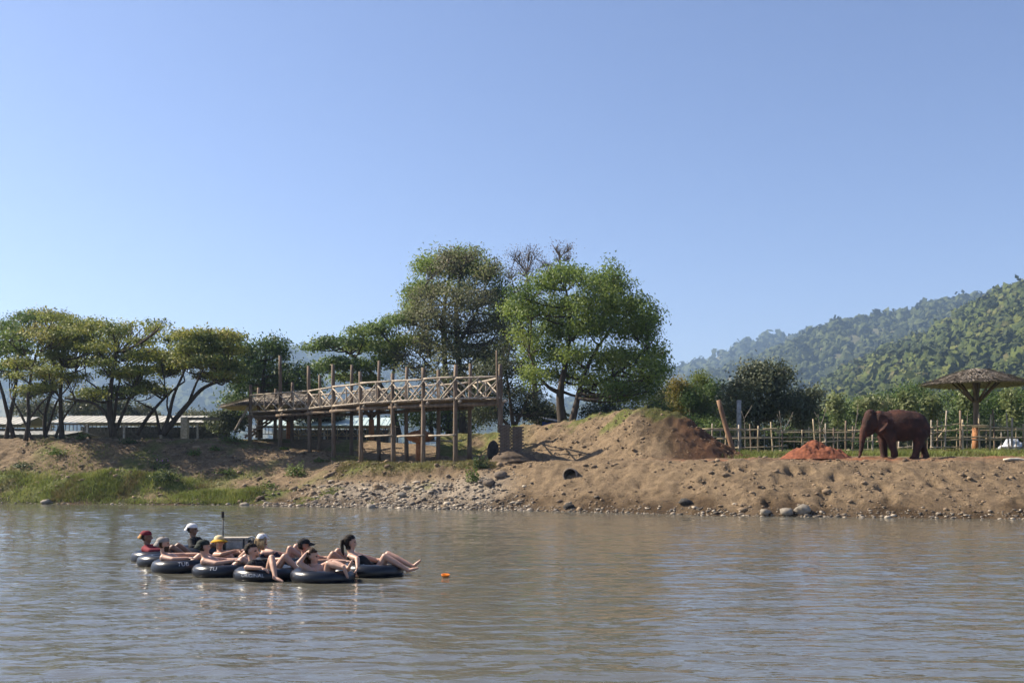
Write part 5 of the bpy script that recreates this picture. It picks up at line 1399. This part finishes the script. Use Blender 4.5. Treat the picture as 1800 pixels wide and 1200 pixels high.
person('person in a white cap seen from behind, one hand at the neck', 'k', .1, m_skin, (-.40, 0, .55), 1.2, .0, hair='blond', longhair='loose', cap='white', top='navy', top_sleeve=False, arms={-1: [(-.16, -.24, .33), (-.33, -.13, .42), (-.36, -.08, .47)]}, legs={-1: [(.16, -.14, .40), (.46, -.13, .18), (.60, -.13, .16)], 1: [(.26, .12, .42), (.55, .12, .18), (.68, .12, .16)]})
person('dark-haired man in a black T-shirt, hand on the tube and leg over it', 'e', -.05, m_skin, (-.24, -.05, .50), .1, -.12, hair='dark', top='black', arms={-1: [(-.20, -.46, .24), (.10, -.52, .24), (.20, -.54, .20)], 1: [(.05, .3, .3), (.3, .2, .34), (.4, .16, .36)]}, legs={-1: [(.20, -.26, .40), (.34, -.52, .06), (.47, -.58, .02)], 1: [(.36, .02, .40), (.62, .02, .14), (.74, .0, .12)]})
person('person in a black cap and red top behind the woman in pink', 'l', .0, m_skin2, (-.30, 0, .50), .25, -.05, hair='dark', cap='black', top='red', legs={-1: [(.28, -.12, .36), (.60, -.12, .14), (.72, -.12, .14)], 1: [(.34, .10, .40), (.66, .12, .14), (.78, .12, .14)]})
person('brown-haired woman in a pink top, one hand raised to her head', 'f', -.05, m_skin, (-.18, -.04, .43), .1, -.02, hair='brown', longhair='loose', top='pink', top_sleeve=False, arms={-1: [(-.36, -.26, .34), (-.26, -.12, .50), (-.21, -.07, .51)], 1: [(.12, .22, .33), (.38, .20, .33), (.47, .18, .33)]}, legs={-1: [(.16, -.22, .33), (.46, -.32, .26), (.53, -.34, .10)], 1: [(.22, -.04, .32), (.52, -.22, .24), (.58, -.26, .36)]})
person('dark-haired woman with a ponytail and black straps at the right end', 'g', -.05, m_skin, (-.42, -.05, .60), .45, -.02, hair='dark', longhair='tail', top='black', top_sleeve=False, straps='black', arms={-1: [(-.22, -.36, .33), (-.18, -.52, .16), (-.17, -.55, .06)]}, legs={-1: [(.26, -.16, .36), (.72, -.20, .10), (.84, -.20, .13)], 1: [(.28, .08, .38), (.78, .0, .15), (.88, .0, .24)]})

# cooler, camera stick, orange float
m_cool = simple('canvas_tan', (.26, .23, .19), (.42, .38, .32), 10, .85, .3, .01)
m_blackp = simple('black_nylon', (.012, .012, .013), (.035, .035, .036), 10, .6, .3, .01)
cx, cy = TP['h']
cool = thing('cooler_bag', 'tan and grey soft cooler bag riding on the rear tube', 'cooler', (cx - .12, cy, TZ + .13), .12)
for nm, c, d, mt in (('body', (0, 0, .12), (.56, .36, .22), m_cool), ('lid', (0, 0, .255), (.58, .38, .05), m_cool), ('front_panel', (0, -.188, .11), (.34, .02, .14), m_conc)):
    o = Geo().box(c, d).build(nm, mt, cool); bv = o.modifiers.new('b', 'BEVEL'); bv.width = .03 if nm == 'body' else .008; bv.segments = 3
for s in (-.2, .2): Geo().box((s, -.192, .13), (.03, .012, .24)).build('strap', m_blackp, cool)
sb = Geo(); sb.ell((.38, -.02, .12), (.12, .14, .13), 14, 10); o = sb.build('side_bag', m_blackp, cool, True)
Geo().tube([(.30 + .0 * k, 0, .25 + .0 * k) if False else (.34 + .11 * math.cos(t), 0.0, .16 + .13 * math.sin(t)) for k, t in enumerate(np.linspace(0, math.pi, 9))], .01, 6).build('handle', m_white, cool, True)
q = PX(393, 960, 21.55)
stick = thing('camera_stick', 'upright black selfie stick with a small camera on top', 'camera', (q[0], q[1], TZ + .1))
Geo().tube([(0, 0, -.02), (-.01, 0, .35), (-.015, 0, .72)], [.017, .014, .012], 8).build('pole', m_blackp, stick, True)
o = Geo().box((-.017, 0, .82), (.055, .03, .14)).build('camera_body', m_blackp, stick); bv = o.modifiers.new('b', 'BEVEL'); bv.width = .01; bv.segments = 2
Geo().tube([(-.017, -.015, .86), (-.017, -.028, .86)], .018, 10).build('lens', m_eye, stick)
Geo().tube([(-.03, 0, .73), (.02, 0, .73)], .008, 6).build('clamp', m_blackp, stick)
Geo().tube([(0, 0, -.05), (0, 0, .06)], .03, 8).build('grip', m_blackp, stick, True)
q = PX(783, 1013.5, 18.45)
fl = Geo(); fl.lathe([(.001, .0), (.05, -.005), (.075, .02), (.082, .05), (.074, .055), (.06, .03), (.001, .022)], (0, 0, 0), 20)
o = fl.build('orange_bowl', simple('orange_plastic', (.62, .15, .01), (.78, .22, .02), 5, .4, 0), None, True, (q[0], q[1], .005), (.16, .05, 0)); o.scale = (1, .8, .9)
tag(o, 'small bright orange bowl floating right of the raft', 'bowl')

# ------------------------------------------------------------------ grass, bank plants, gravel and clods
rng = np.random.default_rng(77)
def surf_pts(n, x0, x1, s0, s1, dens):
    x = rng.uniform(x0, x1, n); y = yw(x) + rng.uniform(s0, s1, n)
    k = rng.uniform(0, 1, n) < dens(x, y)
    x, y = x[k], y[k]
    return np.stack([x, y, zter(x, y)], -1)
def blades(P, h, w, rng, lean=.5):
    n = len(P); a = rng.uniform(0, 2 * math.pi, n)
    t = np.stack([np.cos(a), np.sin(a), np.zeros(n)], -1)
    hh = (h * rng.uniform(.5, 1.4, n))[:, None]
    d = np.stack([rng.normal(size=n) * lean, rng.normal(size=n) * lean, np.ones(n)], -1)
    W = w * rng.uniform(.6, 1.4, n)[:, None]
    tip = P + d * hh; mid = P + d * hh * np.array([.35, .35, .6])
    V = np.stack([P - t * W, P + t * W, mid + t * W * .8, tip, mid - t * W * .8], 1)
    V = V.reshape(-1, 3); i = np.arange(n)[:, None] * 5
    return V, np.concatenate([i + np.array([[0, 1, 2, 4]]), i + np.array([[4, 2, 3, 3]])])
def grass_obj(name, label, P, h, w, mat, lean=.5):
    n = len(P)
    a = rng.uniform(0, 2 * math.pi, n); t = np.stack([np.cos(a), np.sin(a), np.zeros(n)], -1)
    hh = (h * rng.uniform(.5, 1.4, n))[:, None]
    d = np.stack([rng.normal(size=n) * lean, rng.normal(size=n) * lean, np.ones(n)], -1)
    W = (w * rng.uniform(.6, 1.4, n))[:, None]
    V = np.stack([P - t * W - [0, 0, .04], P + t * W - [0, 0, .04], P + d * hh], 1).reshape(-1, 3)
    T = np.clip(.5 + .9 * fbm(P[:, 0] * .8, P[:, 1] * .8, o=3, seed=5) + rng.normal(size=n) * .16, 0, 1)
    o = link(name, np_mesh(name, V, np.arange(n * 3).reshape(n, 3), [mat], False, fattr={'rnd': T}))
    return tag(o, label, 'grass', kind='stuff')
m_grass = leaf_mat('bank_grass', [(.15, .12, .05), (.12, .15, .035), (.18, .215, .05), (.27, .27, .09)], .35)
m_grass_dry = leaf_mat('dry_grass', [(.12, .10, .04), (.16, .15, .05), (.21, .19, .08)], .3)
lump = lambda x, y: np.clip(sum(1.2 * np.exp(-((x - c[0]) / c[2] / 1.15) ** 2 - ((y - c[1]) / c[3] / 1.15) ** 2) for c in LUMPS), 0, 1) + np.where((x < -14.8), np.clip(1.1 - (y - yw(x)) / 1.6, 0, .9) * np.clip(fbm(x * .5, y * .7, o=3, seed=4) * 3.2 + .15, 0, 1), 0)
grass_obj('grass', 'tall bright green grass on the left bank by the water', surf_pts(90000, -33, -13.5, .1, 7, lambda x, y: lump(x, y) * np.clip(.75 + 1.1 * fbm(x * .9, y * .9, o=3, seed=14), .08, 1)), .22, .022, m_grass, .55)
grass_obj('grass', 'green grass strip along the bamboo fence', surf_pts(80000, 5.5, 28, 8.3, 17, lambda x, y: np.clip((y - yw(x) - 8.8 + fbm(x * .8, y * .8, o=3, seed=6)) * 1.2, 0, 1) * .6), .2, .02, m_grass, .5)
pm = np.stack([rng.uniform(-3.5, 8, 24000), rng.uniform(49, 62, 24000)], -1)
ix = np.clip(((pm[:, 0] - mx[0]) / .11).round().astype(int), 0, len(mx) - 1); iy = np.clip(((pm[:, 1] - my[0]) / .11).round().astype(int), 0, len(my) - 1)
kp = (mg[iy, ix] > rng.uniform(.25, 1, len(pm)))
grass_obj('grass', 'short grass on the crest of the earth mound', np.stack([pm[kp, 0], pm[kp, 1], MZ[iy, ix][kp]], -1), .10, .016, m_grass, .6)
grass_obj('grass', 'thin dry grass along the terrace edge under the platform', surf_pts(26000, -10, -.8, 4.4, 7.4, lambda x, y: .45 + fbm(x * 1.1, y * 1.1, o=3, seed=9)), .12, .016, m_grass_dry, .6)
grass_obj('grass', 'scattered weeds on the left dirt slope', surf_pts(60000, -33, -8, 3, 14, lambda x, y: np.clip(fbm(x * .5, y * .5, o=4, seed=77) * 2.4 - .5, 0, 1) * .55), .13, .02, m_grass, .7)
grass_obj('grass', 'grass tufts on the gravel beach', surf_pts(16000, -14.5, -7, .15, 3, lambda x, y: np.clip(fbm(x * .9, y * .9, o=3, seed=18) * 3 - .5, 0, 1) * .7), .11, .018, m_grass, .6)

# leafy plants of the slope, each its own
m_weed = leaf_mat('weed_leaf', [(.05, .085, .022), (.10, .15, .035), (.16, .21, .05)], .35)
m_weed_d = leaf_mat('dark_weed_leaf', [(.03, .05, .02), (.055, .085, .03), (.10, .13, .05)], .3)
def plant(label, px, py, r, hgt, mat, seed, n=260, ls=.10, flowers=None):
    rg = np.random.default_rng(seed)
    p = on_ground(px, py, 40, 75)
    root = thing('leafy_plant', label, 'plant', p, group='leafy plants on the far bank')
    g = Geo(); random.seed(seed)
    for k in range(7):
        a = random.uniform(0, 6.28); rr = r * random.uniform(.2, .8)
        g.tube([(0, 0, -.05), (rr * .4 * math.cos(a), rr * .4 * math.sin(a), hgt * .5), (rr * math.cos(a), rr * math.sin(a), hgt * .9)], [.012, .009, .005], 5, caps=False)
    o = g.build('stems', m_bark, root); o['kind'] = 'stuff'
    d = unit(rg.normal(size=(n, 3))); d[:, 2] = np.abs(d[:, 2])
    C = d * rg.uniform(.35, 1.05, n)[:, None] * np.array([r, r * .9, hgt])
    C = C * (1 + .25 * np.sin(d[:, :1] * 7 + seed))
    V, F = leaf_cloud(C, ls, rg, .7, .6)
    link('foliage', np_mesh('foliage', V, F, [mat], False, fattr={'rnd': rg.uniform(0, 1, n)}), root)
    if flowers:
        C = C[rg.integers(0, n, 26)] * 1.06; V, F = leaf_cloud(C, .09, rg, .3, .9)
        link('flowers', np_mesh('flowers', V, F, [flowers], False, fattr={'rnd': rg.uniform(0, 1, len(C))}), root)
m_flower = leaf_mat('pink_flower', [(.42, .10, .30), (.50, .22, .42), (.30, .12, .45)], .2)
for k, (lab, px, py, r, h, mt, n, fl) in enumerate([
    ('bright green bushy plant in the middle of the left slope below the platform', 520, 836, .75, .75, m_weed, 520, None),
    ('small plant lower left of the bushy slope plant', 472, 858, .6, .35, m_weed, 260, None),
    ('yellow-green plant at the bank top left of the platform stairs', 408, 776, .7, .6, m_weed, 380, None),
    ('low green plant left of the yellow-green bank-top plant', 378, 792, .5, .35, m_weed, 220, None),
    ('dark green bush at the water-side end of the grass tussock', 290, 845, .95, .8, m_weed_d, 620, None),
    ('plant with pink and violet flowers above the grass tussock', 282, 824, .8, .75, m_weed_d, 420, m_flower),
    ('leafy plant at the foot of the brick pier', 845, 822, .55, .7, m_weed_d, 420, None),
    ('thin leafy shrub hanging below the terrace end', 832, 848, .45, .75, m_weed, 300, None),
    ('dark green plant high on the slope under the shed', 226, 780, .6, .4, m_weed_d, 260, None),
    ('green plant in mid slope left of the tussock', 100, 800, .8, .45, m_weed, 380, None),
    ('low dark plant at far left of the slope', 42, 822, .8, .35, m_weed_d, 300, None),
    ('small green plant under the stepped rain tree shade', 145, 772, .55, .4, m_weed, 220, None),
    ('sprawling plant on the slope right of the flowers', 342, 800, .55, .4, m_weed, 240, None),
    ('low weed between the gravel and the bare slope', 398, 832, .8, .3, m_weed, 260, None),
    ('weed by the foot of the second platform post', 500, 790, .4, .25, m_weed, 160, None),
    ('weed by the foot of the third platform post', 562, 812, .45, .28, m_weed, 180, None),
    ('weed tuft on the left flank of the mound', 975, 768, .5, .4, m_weed, 220, None),
    ('dry bush at the right of the elephant hind foot', 1668, 799, .5, .35, m_grass_dry, 260, None),
    ('leafy weed among the fence rails behind the elephant rump', 1665, 782, .45, .8, m_weed, 260, None)]):
    plant(lab, px, py, r, h, mt, 200 + k, n, .12, fl)

# gravel and clods, too many to count
n = 5200
x = rng.uniform(-13.5, 1.0, n); y = yw(x) + rng.uniform(-.15, 1, n) ** 1.2 * 4.2
keep = rng.uniform(0, 1, n) < np.clip(.9 - np.abs(x + 5) / 9, .15, 1) * np.clip(1.25 - (y - yw(x)) / 4.5, 0, 1)
x, y = x[keep], y[keep]
x2 = rng.uniform(-30, 24, 1900); x2 = x2[(x2 > -13) | (rng.uniform(0, 1, 1900) < .25)]; y2 = yw(x2) + np.abs(rng.normal(size=len(x2))) * .30 - .08
x = np.concatenate([x, x2]); y = np.concatenate([y, y2])
r = np.clip(rng.lognormal(-3.05, .5, len(x)), .02, .17) * np.where(x > 1, .8, 1)
P = np.stack([x, y, np.maximum(zter(x, y), -.02) + r * .12], -1)
R = np.stack([r * rng.uniform(.8, 1.5, len(x)), r * rng.uniform(.7, 1.2, len(x)), r * rng.uniform(.4, .75, len(x))], -1)
V, F, nf = scatter_blobs(P, R, 0, .5, rng)
m_grav, nt, b = new_mat('gravel_stone')
nt.links.new(ramp(nt, attr(nt, 'rnd'), [(0, (.07, .06, .05)), (.5, (.19, .155, .115)), (1, (.40, .34, .26))]), b.inputs['Base Color']); b.inputs['Roughness'].default_value = .85
tag(link('gravel', np_mesh('gravel', V, F, [m_grav], False, fattr={'rnd': np.repeat(rng.uniform(0, 1, len(x)), nf)})), 'grey and tan river gravel along the far waterline', 'gravel', kind='stuff')
n = 7500
x = rng.uniform(-32, 25, n); s = rng.uniform(.2, 12, n); y = yw(x) + s
keep = (s < np.where(x < -4, 12, 5.5)) & (fbm(x * .6, y * .6, o=3, seed=55) > -.12)
x, y = x[keep], y[keep]; r = np.clip(rng.lognormal(-3.0, .55, len(x)), .02, .2) * np.where(x > 1, .75, 1)
zc = zter(x, y)
xm = rng.uniform(-2, 11.5, 2600); ym = rng.uniform(47.5, 58, 2600)
ixm = ((xm - mx[0]) / .11).round().astype(int); iym = ((ym - my[0]) / .11).round().astype(int)
km = (MPROF[iym, ixm] > .06) & (fbm(xm * .7, ym * .7, o=3, seed=57) > -.05)
xm, ym, zm = xm[km], ym[km], MZ[iym, ixm][km]
x = np.concatenate([x, xm]); y = np.concatenate([y, ym]); zc = np.concatenate([zc, zm]); r = np.concatenate([r, np.clip(rng.lognormal(-3.4, .5, len(xm)), .018, .11) * np.where(xm > 7, .7, 1)])
P = np.stack([x, y, zc + r * .15], -1)
R = np.stack([r * rng.uniform(.9, 1.6, len(x)), r * rng.uniform(.8, 1.2, len(x)), r * rng.uniform(.5, .9, len(x))], -1)
V, F, nf = scatter_blobs(P, R, 0, .6, rng)
m_clod, nt, b = new_mat('earth_clod')
nt.links.new(ramp(nt, attr(nt, 'rnd'), [(0, (.09, .062, .04)), (1, (.25, .18, .11))]), b.inputs['Base Color']); b.inputs['Roughness'].default_value = .95
tag(link('earth_clods', np_mesh('earth_clods', V, F, [m_clod], False, fattr={'rnd': np.repeat(rng.uniform(0, 1, len(x)), nf)})), 'loose brown earth clods on the bank slope', 'earth', kind='stuff')
